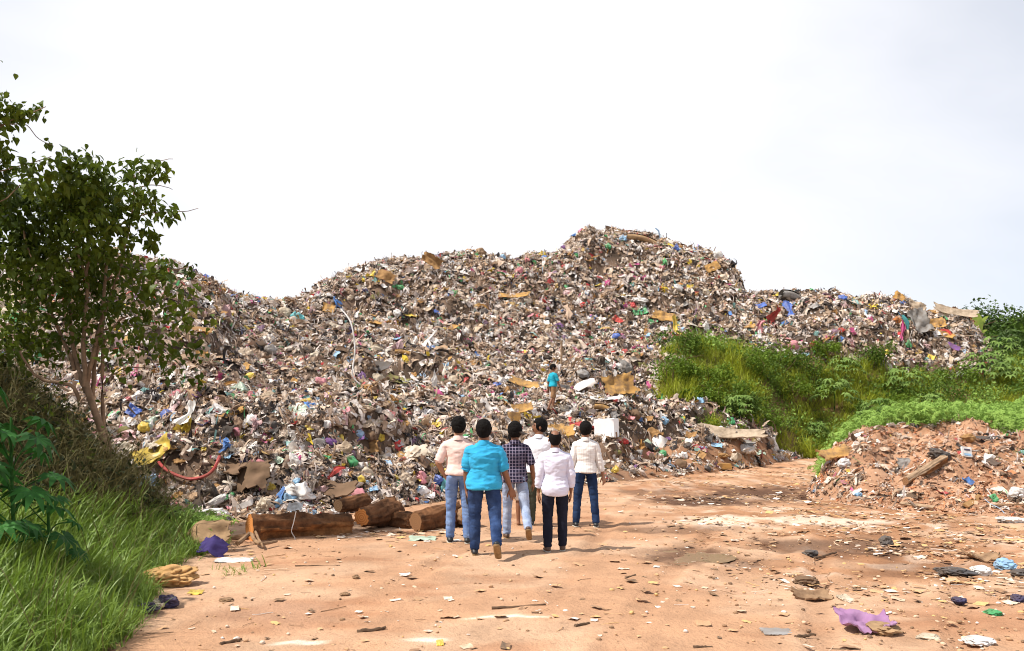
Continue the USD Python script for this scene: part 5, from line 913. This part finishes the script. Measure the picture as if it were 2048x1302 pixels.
for i, (u, top, Y, w, m, lb) in enumerate([(1868, 606, 78, 6, 'leaf_hedge', 'thin topped bush farthest along behind the right end of the hill'), (1905, 612, 75, 6, 'leaf_hedge', 'bush behind the long beige carpet'), (1952, 604, 72, 5, 'leaf_hedge', 'tallest bush behind the banana plant'), (1990, 628, 70, 6, 'leaf_far', 'lower bush right after the tallest one'), (2030, 618, 72, 7, 'leaf_hedge', 'broad bush at the outer edge of the view'), (2085, 622, 70, 7, 'leaf_hedge', 'bush just outside the end of the hedge row'), (2010, 690, 64, 6, 'leaf_hedge', 'dark bush in front of the broad one'), (1985, 660, 66, 5, 'leaf_hedge', 'dark bush beside the banana plant'), (2055, 700, 62, 7, 'leaf_far', 'olive bush at the outer end of the bank top'), (2130, 680, 64, 8, 'leaf_hedge', 'bush beyond the olive one')]):
    x = (u - 1024) / F * Y; gz = float(height(x, Y)[0]); hgt = EYE + (HZ - top) / F * Y - gz
    p0 = HZ - (gz - EYE) / Y * F; shrub('bush', lb, u, p0, Y, w, hgt, 3600, .34, m, 540 + i, None, cat='bush', stems=6)
bp = at(1958, 715, 60); bp[2] = float(height(bp[0], bp[1])[0]); bt = thing('banana_plant', 'banana plant with tall pale leaves at the right end of the refuse', 'banana plant', bp)
part(bt, 'stem', tube([(0, 0, -.2), (0, 0, 1.0), (.05, 0, 2.0)], [.14, .11, .07], 9), 'leaf_banana', True); bh = EYE + (HZ - 624) / F * 60 - bp[2]
for k, (dx, hh, w) in enumerate([(-.25, 1.0, .36), (.9, .93, .2), (.25, .8, .3), (.6, .6, .34)]):
    s = np.linspace(0, 1, 9); c = np.stack([dx * s ** 1.5, .3 * np.sin(k) * s, 1.6 + (bh * hh - 1.6) * np.sin(s * 1.35) / .976], -1); wd = w * np.sin(np.pi * np.clip(s * .9 + .1, 0, 1)) ** .6
    V = np.concatenate([c + np.stack([wd, 0 * wd, .0 * wd], -1), c + [0, 0, -.0], c - np.stack([wd, -.25 * wd, 0 * wd], -1)]); f = np.vstack([[[i, i + 1, i + 10], [i, i + 10, i + 9], [i + 9, i + 10, i + 19], [i + 9, i + 19, i + 18]] for i in range(8)])
    part(bt, 'leaf', T(V, f), 'leaf_banana', True)
# --- bright creeper over the plateau behind the earth heap, and small weeds
cre = [(cat_([T(palm_leaf(.12, 5, s).vertices @ rotm(.5 * math.sin(s + j), .5 * math.cos(s * 2 + j), j * 1.7).T + np.random.default_rng(s * 9 + j).uniform(-.22, .22, 3) + [0, 0, .25], palm_leaf(.12, 5, s).faces) for j in range(7)]), 'leaf_bright', False) for s in range(5)]
Pc = area(9000, 8.5, 26, 20.6, 31, 61, lambda x, y, z, k, g: (k == 4) & (y > 21.6 + .9 * (meshkit.fbm(np.stack([x, y, 0 * x], -1) * .6, 3, 62) - .5) * 2) & (x > 10.6 - .25 * (y - 22) ) | ((k == 4) & (x > 12.6) & (y > 20.9)))
Pc[:, 2] += .55 * np.clip(meshkit.fbm(Pc * .9, 4, 63) - .28, 0, 1) - .05; tufts('creeper', cre, Pc, np.random.default_rng(7).uniform(.6, 1.25, len(Pc)), 62, 'light green creeper with lobed leaves spreading behind the earth heap', .35)
Pv = area(500, 13.2, 17, 19.0, 20.6, 63, lambda x, y, z, k, g: (k == 4) & (meshkit.fbm(np.stack([x, y, 0 * x], -1) * 1.2, 2, 64) > .55)); Pv[:, 2] += .02; tufts('creeper', cre, Pv, np.random.default_rng(8).uniform(.6, 1.0, len(Pv)), 64, 'thin creeper shoots running down the face of the earth heap', .4)
wd = area(420, -6.2, -4.1, 11.0, 13.0, 65, lambda x, y, z, k, g: (d_edge(x, y) > -.55) & (d_edge(x, y) < .5)); wd[:, 2] += .02; tufts('weeds', cre, wd, np.random.default_rng(9).uniform(.5, .9, len(wd)), 66, 'bright green leafy weeds at the edge of the grass beside the split log', .3)

# ------------------------------------------------------------------ people
def EL(c, r, seg=20):
    r = (r, r, r) if np.ndim(r) == 0 else r
    return m3.Manifold.sphere(1.0, seg).scale(tuple(map(float, r))).translate(tuple(map(float, c)))
def hull(*ms): return m3.Manifold.batch_hull(list(ms))
def uni(ms): return m3.Manifold.batch_boolean(list(ms), m3.OpType.Add)
def bone(a, b, ra, rb): return hull(EL(a, ra, 14), EL(b, rb, 14))
def skinmesh(m, edge=.02, smooth_=8, wr=0.0, wf=(14, 14, 22), seed=0, fine=0.0):
    me = m.refine_to_length(edge).to_mesh(); t = trimesh.Trimesh(me.vert_properties[:, :3], me.tri_verts, process=False); t.merge_vertices()
    if smooth_: trimesh.smoothing.filter_taubin(t, .5, -.53, smooth_)
    if wr:
        v, n = t.vertices.copy(), t.vertex_normals; q = v * np.array(wf); w = 1 - 2 * abs(2 * meshkit.fbm(q + seed * 3.1, 3, seed) - 1)
        v = v + n * (wr * w)[:, None] + n * (wr * .8 * (meshkit.fbm(q * .4 + 5, 2, seed + 1) - .5))[:, None]; t = T(v, t.faces)
    return t
def unit(d): d = np.asarray(d, float); return d / np.linalg.norm(d)
def hand(w, d, nrm, side, s, curl=.35):
    """palm, four unequal bent fingers and a thumb; w wrist, d the way the fingers point, nrm out of the back of the hand"""
    d = unit(d); nrm = unit(nrm - np.dot(nrm, d) * d); x = np.cross(d, nrm) * side; P = lambda a, b, c: w + s * (a * x + b * d + c * nrm)
    out = [hull(EL(P(-.028, .015, 0), .014 * s, 8), EL(P(.026, .015, 0), .015 * s, 8), EL(P(-.034, .085, 0), .012 * s, 8), EL(P(.036, .088, 0), .012 * s, 8))]
    for k, (ox, L_) in enumerate([(.034, .066), (.012, .074), (-.011, .068), (-.032, .054)]):
        b0 = np.array([ox, .088, 0.0]); a = curl * (.8 + .15 * k); pts = [b0]
        for j, f_ in enumerate((.46, .31, .23)):
            ang = a * (j + .6); pts.append(pts[-1] + L_ * f_ * np.array([ox * .25, math.cos(ang), -math.sin(ang)]))
        for j in range(3): out.append(bone(P(*pts[j]), P(*pts[j + 1]), (.0095 - .0007 * j) * s, (.0088 - .0007 * j) * s))
    t0, t1, t2 = (.028, .025, -.004), (.058, .058, -.018), (.064, .092, -.03)
    out += [bone(P(*t0), P(*t1), .014 * s, .0105 * s), bone(P(*t1), P(*t2), .0105 * s, .0085 * s)]
    return uni(out)
def person(label, u, v, Y, H_, heading, legs, arms, shirt, trousers, shoe, girth=1.0, belly=0.0, hair='full', head=(0, 0), sleeve='short', hem=.86, skin='skin', shorts=False, bare=False, collar=None, lean=0.0, cap=False, seed=1, extra=None, roll_cuff=False, tail=0.0, hw=1.0, wr=.006, pockets=True, sole=None):
    """legs: (thigh swing, knee bend, foot pitch, spread) in degrees for left and right; arms: (elbow offset, wrist offset, back-of-hand) unit-less directions"""
    s = H_ / 1.72; V = lambda *a: np.array(a, float)
    hipz = .90; sh = .198 * girth ** .55 * hw
    J = {}
    for sd, k, (th, kn, fp, spr) in ((-1, 'L', legs[0]), (1, 'R', legs[1])):
        h = V(.092 * girth * sd, 0, hipz); a, b = math.radians(th), math.radians(th - kn); lx = math.sin(math.radians(spr)) * sd
        kn_ = h + .43 * unit([lx, math.sin(a), -math.cos(a)]); an = kn_ + .41 * unit([lx * .7, math.sin(b), -math.cos(b)]); f = math.radians(fp); fd = V(.12 * sd, math.cos(f), math.sin(f)); fu = V(0, -math.sin(f), math.cos(f))
        J[k] = (h, kn_, an, unit(fd), fu, sd)
    low = min(min((J[k][2] - .075 * J[k][4] - .05 * J[k][3])[2], (J[k][2] - .075 * J[k][4] + .19 * J[k][3])[2]) for k in 'LR'); dz = -low + .006
    off = V(0, 0, dz)
    for k in 'LR': h, kn_, an, fd, fu, sd = J[k]; J[k] = (h + off, kn_ + off, an + off, fd, fu, sd)
    zt = lambda z: z + dz
    lx_ = lambda z: V(0, math.sin(lean) * (z - .95), 0)
    neck, shz = V(0, 0, zt(1.455)) + lx_(1.455), zt(1.365)
    Sh = {-1: V(-sh + .025, 0, shz) + lx_(1.4), 1: V(sh - .025, 0, shz) + lx_(1.4)}
    A = {}
    for sd, (e, w, bh) in ((-1, arms[0]), (1, arms[1])):
        el = Sh[sd] + .29 * unit(e); wr_ = el + .255 * unit(w); A[sd] = (Sh[sd], el, wr_, unit(w), V(*bh))
    g = girth; hd = rotm(math.radians(head[1]), 0, math.radians(head[0])); hc = neck + V(0, .012, .158); HK = 1.10; HP = lambda *a: hc + HK * (hd @ V(*a))
    def HE(c, r, seg=20): 
        m = m3.Manifold.sphere(1.0, seg).scale(tuple(HK * q for q in r)); M4 = np.hstack([hd, HP(*c)[:, None]]); return m.transform(M4)
    p0 = hit(u, v)[0] if Y is None else np.array([(u - 1024) / F * Y, Y, 0]); p0[2] = float(height(p0[0], p0[1])[0]) + (.0 if Y is not None else .03)
    path = thing('person', label, 'person', p0, heading); sc = lambda m: m.scale((s, s, s))
    # body
    parts_ = [hull(HE((0, -.012, .02), (.074, .092, .098)), HE((0, .02, -.02), (.068, .075, .085))), hull(HE((0, .028, -.065), (.052, .056, .046)), HE((0, .01, -.02), (.066, .07, .07))),
              hull(HE((0, .094, -.022), (.015, .012, .012)), HE((0, .088, .012), (.009, .012, .012)), HE((0, .082, -.03), (.02, .012, .01))), HE((.082, -.006, -.018), (.012, .022, .032)), HE((-.082, -.006, -.018), (.012, .022, .032)),
              HE((0, .083, -.058), (.024, .012, .008)), HE((0, .080, -.068), (.021, .012, .008)), HE((.03, .078, .016), (.02, .012, .008)), HE((-.03, .078, .016), (.02, .012, .008)),
              bone(neck + V(0, -.005, -.03), HP(0, -.005, -.05), .062 * g ** .5, .056 * g ** .5)]
    chest, waist, hips = V(0, .005, zt(1.26)) + lx_(1.26), V(0, .01, zt(1.06)) + lx_(1.06), V(0, -.005, zt(.93))
    parts_ += [hull(EL(Sh[-1], .05), EL(Sh[1], .05), EL(chest, (.15 * g, .10 * g, .13)), EL(neck - V(0, 0, .04), .06)), hull(EL(chest, (.145 * g, .095 * g, .1)), EL(waist, (.13 * g, .09 * g, .1))), hull(EL(waist, (.13 * g, .09 * g, .08)), EL(hips, (.14 * g, .10 * g, .08)))]
    gl = g ** .7
    for k in 'LR':
        h, kn_, an, fd, fu, sd = J[k]
        parts_ += [bone(h, kn_, .075 * gl, .050 * gl), bone(kn_, kn_ + (an - kn_) * .35 - fd * .012, .050 * gl, .052 * gl), bone(kn_ + (an - kn_) * .35 - fd * .012, an, .052 * gl, .034)]
        parts_ += [hull(EL(an - .05 * fu - .035 * fd, (.030, .030, .024), 10), EL(an - .045 * fu + .06 * fd, (.036, .036, .026), 10), EL(an, .034, 10)), hull(EL(an - .052 * fu + .06 * fd, (.036, .036, .02), 10), EL(an - .06 * fu + .145 * fd, (.034, .03, .014), 10))]
    for sd in (-1, 1):
        S_, el, wr_, fd, bh = A[sd]
        parts_ += [bone(S_, el, .047 * gl, .038 * gl), bone(el, el + (wr_ - el) * .3, .040 * gl, .038 * gl), bone(el + (wr_ - el) * .3, wr_, .038 * gl, .025), hand(wr_, fd + V(0, 0, -.15), bh, sd, 1.05)]
    part(path, 'body', skinmesh(sc(uni(parts_)), .016, 5), skin, True)
    # face details
    for sd in (-1, 1):
        ey = sc(HE((.030 * sd, .083, .004), (.011, .007, .006), 10)).to_mesh(); part(path, 'eye', T(ey.vert_properties[:, :3], ey.tri_verts), 'eye_dark', True)
        eb = sc(hull(HE((.016 * sd, .088, .024), (.006, .005, .004), 8), HE((.045 * sd, .078, .026), (.006, .005, .004), 8))).to_mesh(); part(path, 'eyebrow', T(eb.vert_properties[:, :3], eb.tri_verts), 'hair', True)
    mo = sc(hull(HE((-.02, .092, -.063), (.006, .004, .003), 8), HE((.02, .092, -.063), (.006, .004, .003), 8))).to_mesh(); part(path, 'mouth', T(mo.vert_properties[:, :3], mo.tri_verts), 'lips', True)
    if extra and 'moustache' in extra:
        mo = sc(hull(HE((-.028, .090, -.052), (.007, .006, .006), 8), HE((.028, .090, -.052), (.007, .006, .006), 8), HE((0, .098, -.046), (.01, .005, .006), 8))).to_mesh(); part(path, 'moustache', T(mo.vert_properties[:, :3], mo.tri_verts), 'hair', True)
    # hair
    box = lambda c, e: m3.Manifold.cube(tuple(HK * q for q in e), True).transform(np.hstack([hd, HP(*c)[:, None]]))
    th = .015 if hair == 'full' else .022 if hair == 'bushy' else .006
    hm = hull(HE((0, -.016, .024), (.076 + th, .094 + th, .098 + th), 26), HE((0, -.03, -.03), (.066 + th * .5, .075 + th * .7, .06), 20))
    for sd in (-1, 1): hm -= HE((.092 * sd, .012, -.03), (.026, .042, .046), 14)
    hm -= box((0, .115, -.065), (.3, .13, .22)); hm -= box((0, 0, -.178), (.4, .4, .2))
    hm -= box((0, .10, -.02), (.3, .09, .16))
    if hair == 'bald': hm -= HE((0, -.035, .125), (.070, .095, .085)); hm -= box((0, .13, .06), (.3, .16, .2))
    part(path, 'hair', skinmesh(sc(hm), .012, 4, .008 if hair != 'bald' else .002, (30, 30, 30), seed), 'hair', True)
    if cap:
        cm = hull(HE((0, -.012, .055), (.092, .108, .085), 24)) - box((0, 0, -.055), (.4, .4, .2)); part(path, 'cap', skinmesh(sc(cm), .02, 2), 'cloth_black', True)
        vis = hull(HE((.055, -.05, .0), (.03, .05, .008)), HE((.13, -.06, -.035), (.055, .06, .007)), HE((.06, -.075, .0), (.05, .03, .008))); part(path, 'cap_visor', skinmesh(sc(vis), .02, 2), 'cloth_black', True)
    # trousers
    ex = .018; tr = [hull(EL(hips, (.150 * g, .120 * g, .08)), EL(V(0, .005, zt(.98)), (.140 * g, .108 * g, .05)))]
    for k in 'LR':
        h, kn_, an, fd, fu, sd = J[k]; end = an + (kn_ - an) * .05 if not shorts else kn_ + (h - kn_) * .12
        tr += [hull(EL(h + V(-.012 * sd, -.025, .0), (.080 * gl, .102 * gl, .085)), EL(h + (kn_ - h) * .45, .082 * gl)), bone(h + (kn_ - h) * .45, kn_ if not shorts else end, .082 * gl, .063 * gl if not shorts else .082)]
        if not shorts: tr += [bone(kn_, kn_ + (an - kn_) * .4, .063 * gl, .062 * gl), bone(kn_ + (an - kn_) * .4, end, .062 * gl, .056), hull(EL(end, (.060, .062, .02), 14), EL(an + fd * .015, (.058, .066, .03), 14))]
    part(path, 'shorts' if shorts else 'trousers', skinmesh(sc(uni(tr)), .016, 5, .009, (10, 10, 19), seed + 3), trousers, True)
    if pockets and not shorts:
        big = uni([m.scale((1.0, 1.0, 1.0)) for m in tr]); 
        for sd in (-1, 1):
            bx = m3.Manifold.cube((.105, .30, .11), True).translate((.082 * sd * g, -.16, zt(.875))); pk_ = (uni([hull(EL(h_ + V(0, -.029, .0), (.082 * gl, .106 * gl, .087)), EL(h_ + (k_ - h_) * .45, .085 * gl)) for h_, k_ in ((J['L'][0], J['L'][1]), (J['R'][0], J['R'][1]))] + [EL(hips + V(0, -.006, 0), (.150 * g, .124 * g, .08))]) ^ bx)
            if pk_.num_tri() > 0: part(path, 'back_pocket', skinmesh(sc(pk_), .02, 0), trousers, 40)
    # shirt
    hz_ = zt(hem); b = belly
    st = [hull(EL(Sh[-1] + V(.01, 0, -.01), (.056, .07, .052)), EL(Sh[1] + V(-.01, 0, -.01), (.056, .07, .052)), EL(chest, (.168 * g, .128 * g, .11)), EL(neck - V(0, -.005, .012), (.062, .06, .024))),
          hull(EL(chest, (.172 * g, .128 * g, .1)), EL(waist + V(0, b * .5, 0), (.150 * g + b * .6, .118 * g + b * .5, .1))), hull(EL(waist + V(0, b * .5, 0), (.160 * g + b * .6, .118 * g + b * .5, .08)), EL(V(0, -.006 + b * .3, hz_ + .07), (.182 * g + b * .4, .146 * g + b * .4, .05)), EL(V(0, -.012, hz_ + .01), (.180 * g + b * .2, .156 * g + b * .2, .012)))]
    if tail: st.append(hull(EL(V(0, -.03, hz_ + .06), (.182 * g, .150 * g, .03)), EL(V(0, -.03, hz_ - tail), (.155 * g, .135 * g, .012))))
    cuffs = []
    for sd in (-1, 1):
        S_, el, wr_, fd, bh = A[sd]
        if sleeve == 'short':
            e_ = S_ + (el - S_) * .78; st.append(hull(EL(S_ + V(0, 0, -.008), (.055, .066, .052)), EL(S_ + (el - S_) * .3, .062 * gl), EL(e_, .058 * gl + .006))); cuffs.append((e_, el - S_, .062 * gl + .007))
        else:
            q = {'long': .86, 'elbow': .12, 'three': .55}[sleeve]; e_ = el + (wr_ - el) * q; st += [hull(EL(S_ + V(0, 0, -.008), (.055, .066, .052)), EL(S_ + (el - S_) * .35, .060 * gl), EL(el, .054 * gl)), bone(el, e_, .056 * gl, .056 * gl - .014 * q)]; cuffs.append((e_, wr_ - el, .058 * gl - .012 * q))
    sm_ = skinmesh(sc(uni(st)), .015, 5, wr * 1.6, (6, 6, 13), seed); part(path, 'shirt', sm_, shirt, True)
    for c, d, r in cuffs:
        d = unit(d); x = unit(np.cross(d, [.3, 1, .2])); y = np.cross(d, x); a_ = np.arange(20) / 20 * 2 * np.pi
        w_ = .016 if sleeve == 'short' else .045; rings = [c + d * (r * .55 - w_ + tt) + rr * (np.cos(a_)[:, None] * x + np.sin(a_)[:, None] * y) for tt, rr in ((0, r * .9), (.0, r * .98), (w_, r * .98), (w_, r * .84), (w_ * .5, r * .7))]
        vv = np.vstack(rings) * s; fc = []
        for i in range(4):
            for j in range(20): A_, B_ = i * 20 + j, i * 20 + (j + 1) % 20; fc += [[A_, B_, B_ + 20], [A_, B_ + 20, A_ + 20]]
        part(path, 'cuff', T(vv, fc), collar or shirt, 40)
    a_ = np.arange(24) / 24 * 2 * np.pi; nk = neck + V(0, -.004, -.022); rings = [nk + np.stack([rr * np.cos(a_), rr * np.sin(a_) * 1.02, zz + .012 * -np.sin(a_)], -1) for rr, zz in ((.088, -.02), (.082, .012), (.070, .042), (.064, .042), (.066, .0))]
    vv = np.vstack(rings) * s; fc = []
    for i in range(4):
        for j in range(24): A_, B_ = i * 24 + j, i * 24 + (j + 1) % 24; fc += [[A_, B_, B_ + 24], [A_, B_ + 24, A_ + 24]]
    if not bare: part(path, 'collar', T(vv, fc), collar or shirt, 50)
    # shoes
    if shoe:
        for k in 'LR':
            h, kn_, an, fd, fu, sd = J[k]; up = hull(EL(an - .045 * fu - .04 * fd, (.042, .045, .034), 12), EL(an - .048 * fu + .07 * fd, (.047, .05, .032), 12), EL(an - .01 * fu, (.044, .05, .03), 12)) + hull(EL(an - .05 * fu + .06 * fd, (.047, .045, .03), 12), EL(an - .058 * fu + .165 * fd, (.042, .035, .02), 12))
            sp = part(path, 'shoe', skinmesh(sc(up), .02, 3), shoe, True)
            so = hull(EL(an - .078 * fu - .045 * fd, (.042, .036, .012), 12), EL(an - .078 * fu + .07 * fd, (.049, .04, .012), 12), EL(an - .078 * fu + .17 * fd, (.043, .036, .012), 12)); part(sp, 'sole', skinmesh(sc(so), .03, 1), sole or 'sole_pale', True)
    return path, {k: v_ * s for k, v_ in (('lw', A[-1][2]), ('rw', A[1][2]))}, p0
mat('skin', (.235, .105, .055), .55, .35, col2=(.19, .08, .042), scale=12, bump=.1, bscale=60)
mat('skin_fair', (.32, .155, .085), .55, .35, col2=(.27, .125, .07), scale=12, bump=.1, bscale=60)
mat('hair', (.010, .008, .007), .8, .1, col2=(.005, .004, .004), scale=60, bump=.6, bscale=120)
mat('eye_dark', (.03, .02, .018), .2, .5, scale=20); mat('lips', (.17, .06, .045), .5, .3, scale=20)
mat('sole_pale', (.55, .50, .42), .8, .2, scale=20); mat('sole_brown', (.30, .18, .08), .8, .2, scale=20); mat('shoe_black', (.02, .02, .022), .5, .4, scale=15); mat('shoe_brown', (.12, .065, .04), .55, .35, scale=15); mat('shoe_grey', (.07, .07, .07), .7, .3, scale=15)
mat('shirt_pink', (.76, .56, .50), .9, .15, col2=(.70, .50, .44), scale=5, bump=.15, bscale=60, sheen=.1)
mat('shirt_turquoise', (.035, .36, .60), .9, .15, col2=(.028, .30, .53), scale=6, bump=.2, bscale=70, sheen=.1)
mat('shirt_white', (.76, .77, .82), .9, .15, col2=(.70, .71, .77), scale=5, bump=.15, bscale=50)
mat('tee_teal', (.02, .34, .45), .9, .15, col2=(.02, .28, .38), scale=6)
def denim(n, c, c2): 
    M[n] = usdkit.material(stage, '/World/Looks/' + n, {"tc": ("texture_coordinate", {}), "a": ("noise_texture", {"scale": 5.0, "detail": 4.0}), "r": ("rgb_ramp", {"ramp": [(.36, c), (.66, c2)]}), "b": ("noise_texture", {"scale": 160.0, "detail": 2.0}), "rb": ("rgb_ramp", {"ramp": [(.3, (.72, .74, .8)), (.7, (1.15, 1.12, 1.08))]}), "m": ("mix", {"mix_type": "multiply", "fac": 1.0}), "bp": ("bump", {"strength": .2, "distance": .01}), "p": ("principled_bsdf", {"roughness": .9, "specular_ior_level": .15})},
        [("tc.object", "a.vector"), ("a.fac", "r.fac"), ("tc.object", "b.vector"), ("b.fac", "rb.fac"), ("r.color", "m.color1"), ("rb.color", "m.color2"), ("m.color", "p.base_color"), ("b.fac", "bp.height"), ("bp.normal", "p.normal")], surface="p.BSDF")
denim('denim_mid', (.014, .030, .085), (.045, .085, .20)); denim('denim_pale', (.24, .31, .46), (.42, .48, .60)); denim('denim_blue', (.085, .15, .33), (.20, .30, .50)); denim('denim_dark', (.008, .019, .055), (.024, .048, .115)); denim('trouser_navy', (.010, .012, .022), (.016, .018, .032)); denim('trouser_olive', (.055, .06, .042), (.085, .09, .065)); denim('shorts_tan', (.22, .12, .06), (.32, .18, .09)); denim('cloth_dhoti', (.62, .58, .54), (.74, .71, .68))
def checks(n, base, line, sx, sz, wx, wz, line2=None, fac=1.0):
    """woven stripes across and down, in the cloth's own space"""
    N2 = {"tc": ("texture_coordinate", {}), "s": ("separate_xyz", {}), "p": ("principled_bsdf", {"roughness": .9, "specular_ior_level": .15}), "c1": ("mix", {"color1": base, "color2": line}), "c2": ("mix", {"color2": line2 or line}), "nz": ("noise_texture", {"scale": 8.0, "detail": 3.0}), "ns": ("math", {"math_type": "multiply_add", "value2": .016, "value3": -.008})}
    L = [("tc.object", "s.vector"), ("tc.object", "nz.vector"), ("nz.fac", "ns.value1"), ("c1.color", "c2.color1"), ("c2.color", "p.base_color")]
    for ax, sc_, w_, dst in (("x", sx, wx, "c1"), ("z", sz, wz, "c2")):
        N2 |= {f"a{ax}": ("math", {"math_type": "add"}), f"m{ax}": ("math", {"math_type": "multiply", "value2": sc_}), f"f{ax}": ("math", {"math_type": "fraction"}), f"l{ax}": ("math", {"math_type": "less_than", "value2": w_}), f"k{ax}": ("math", {"math_type": "multiply", "value2": fac})}
        L += [(f"s.{ax}", f"a{ax}.value1"), ("ns.value", f"a{ax}.value2"), (f"a{ax}.value", f"m{ax}.value1"), (f"m{ax}.value", f"f{ax}.value1"), (f"f{ax}.value", f"l{ax}.value1"), (f"l{ax}.value", f"k{ax}.value1"), (f"k{ax}.value", f"{dst}.fac")]
    M[n] = usdkit.material(stage, '/World/Looks/' + n, N2, L, surface="p.BSDF")
checks('shirt_plaid', (.016, .014, .032), (.30, .26, .36), 21, 21, .20, .20, (.26, .21, .28), .8)
checks('shirt_checked', (.74, .71, .67), (.50, .42, .40), 26, 26, .16, .12, (.58, .52, .50), .6)
checks('shirt_lilac', (.66, .65, .76), (.56, .55, .70), 70, 20, .35, .03, None, .6)
D = (0, 0, -1)
person('man in a pale pink short sleeved shirt and blue jeans with elbow out', 917, 1086, 11.65, 1.78, 0, [(3, 4, 0, 2), (-3, 4, 0, 3)], [((-.42, -.12, -1), (.48, .12, -.9), (-1, 0, 0)), ((.25, .1, -1), (-.1, .6, -.9), (1, 0, 0))], 'shirt_pink', 'denim_blue', 'shoe_black', 1.02, .01, head=(8, 0), sleeve='short', hem=.93, seed=1, skin='skin_fair')
_, W1, p1_ = person('man in a turquoise polo shirt and dark blue jeans nearest to the viewer', 968, 1114, 10.45, 1.73, 0, [(8, 4, 0, 1), (-12, 34, -58, 5)], [((-.16, .05, -1), (-.02, .2, -1), (-1, 0, 0)), ((.30, .0, -1), (.36, .22, -1), (.4, -1, 0))], 'shirt_turquoise', 'denim_mid', 'shoe_black', 1.22, .02, head=(-6, 4), sleeve='short', hem=.855, seed=2, hw=.93, wr=.012, sole='sole_brown')
person('man in a dark plaid shirt and pale jeans with a black cap turned backwards', 1030, 1073, 12.1, 1.72, 3, [(10, 6, 0, 2), (-16, 30, -48, 6)], [((-.25, .1, -1), (-.1, .3, -1), (-1, 0, 0)), ((.34, -.1, -1), (.12, .4, -1), (1, -.3, 0))], 'shirt_plaid', 'denim_pale', 'shoe_brown', 1.04, 0, hair='bushy', head=(-4, 2), sleeve='short', hem=.84, cap=True, hw=.93, seed=3, sole='sole_brown')
person('man in a plain white shirt with rolled sleeves seen in profile, half hidden', 1078, 1052, 13.6, 1.78, -8, [(6, 4, 0, 2), (-4, 6, 0, 3)], [((-.30, -.1, -1), (.1, .5, -.75), (-1, 0, 0)), ((.25, .0, -1), (.1, .3, -1), (1, 0, 0))], 'shirt_white', 'trouser_olive', 'shoe_grey', 1.16, .02, head=(104, 4), sleeve='elbow', hem=.86, seed=4, extra=('moustache',))
person('balding man in a pale lilac long sleeved shirt and black trousers', 1110, 1103, 10.85, 1.60, 2, [(-4, 5, 0, 1), (4, 3, 0, 1)], [((-.20, -.05, -1), (-.04, .2, -1), (-1, 0, 0)), ((.22, -.08, -1), (.02, .3, -1), (1, -.2, 0))], 'shirt_lilac', 'trouser_navy', 'shoe_brown', 1.10, .0, hair='bald', head=(2, 6), sleeve='three', hem=.86, seed=5, hw=.94, tail=.06, wr=.008, pockets=False, skin='skin')
person('man in a white checked shirt and dark blue jeans farthest along the road', 1171, 1053, 13.5, 1.73, -2, [(3, 3, 0, 5), (-2, 4, 0, 6)], [((-.20, -.08, -1), (-.1, .4, -1), (-1, 0, 0)), ((.24, -.02, -1), (.26, .12, -1), (.7, -.6, 0))], 'shirt_checked', 'denim_dark', 'shoe_black', 1.04, .0, head=(2, 2), sleeve='three', hem=.885, hw=.93, seed=6, skin='skin_fair')
person('man in a white dhoti almost hidden in front of the man in plaid', 1027, 1052, 13.6, 1.55, 0, [(2, 2, 0, 1), (-2, 2, 0, 1)], [((-.1, .3, -1), (.1, .6, -1), (-1, 0, 0)), ((.1, .3, -1), (-.1, .6, -1), (1, 0, 0))], 'cloth_dhoti', 'cloth_dhoti', None, .86, 0, head=(0, 0), sleeve='short', hem=.62, shorts=True, bare=True, seed=7, pockets=False)
person('waste picker in a teal t-shirt and tan shorts walking down the slope', 1106, 824, None, 1.68, -62, [(16, 22, 0, 3), (-12, 14, -8, 3)], [((-.2, -.25, -1), (-.15, .1, -1), (-1, 0, 0)), ((.22, .3, -1), (.1, .35, -1), (1, 0, 0))], 'tee_teal', 'shorts_tan', None, .98, 0, head=(-25, -22), sleeve='short', hem=.90, shorts=True, bare=True, seed=8, pockets=False)
ph = block(.075, .15, .012, 3, 0, .3); solo('phone', T(ph.vertices @ rotm(1.3, 0, .5).T, ph.faces), 'plastic_black', 'black phone held in the hand of the man in turquoise', 'phone', loc=p1_ + W1['lw'] + np.array([.03, -.03, -.11]))

# ------------------------------------------------------------------ alike things belong to one group
GROUPS = {'plastic_bag': 'plastic bags among the refuse', 'plastic_sheet': 'sheets of plastic on the hill', 'cloth': 'rags and cloths among the refuse', 'cardboard_sheet': 'cardboard pieces on the hill', 'sack': 'sacks among the refuse', 'tarpaulin': 'tarpaulins on the hill', 'carpet_roll': 'carpets on the hill', 'carpet_piece': 'carpet pieces at the foot of the hill',
          'stick': 'sticks and twigs lying about', 'log': 'felled logs at the foot of the hill', 'root': 'bare roots by the logs', 'stone': 'clods on the sand', 'person': 'people at the dump', 'castor_plant': 'castor plants', 'shrub': 'shrubs on the green bank', 'bush': 'bushes behind the hill', 'tree': 'roadside trees', 'wood_plank': 'planks in the refuse', 'bark_piece': 'bark pieces on the sand', 'foam_slab': 'foam slabs'}
for pr in stage.GetPrimAtPath('/World').GetChildren():
    k = pr.GetName().rstrip('0123456789').rstrip('_')
    if k in GROUPS and pr.GetCustomDataByKey('category'): pr.SetCustomDataByKey('group', GROUPS[k])
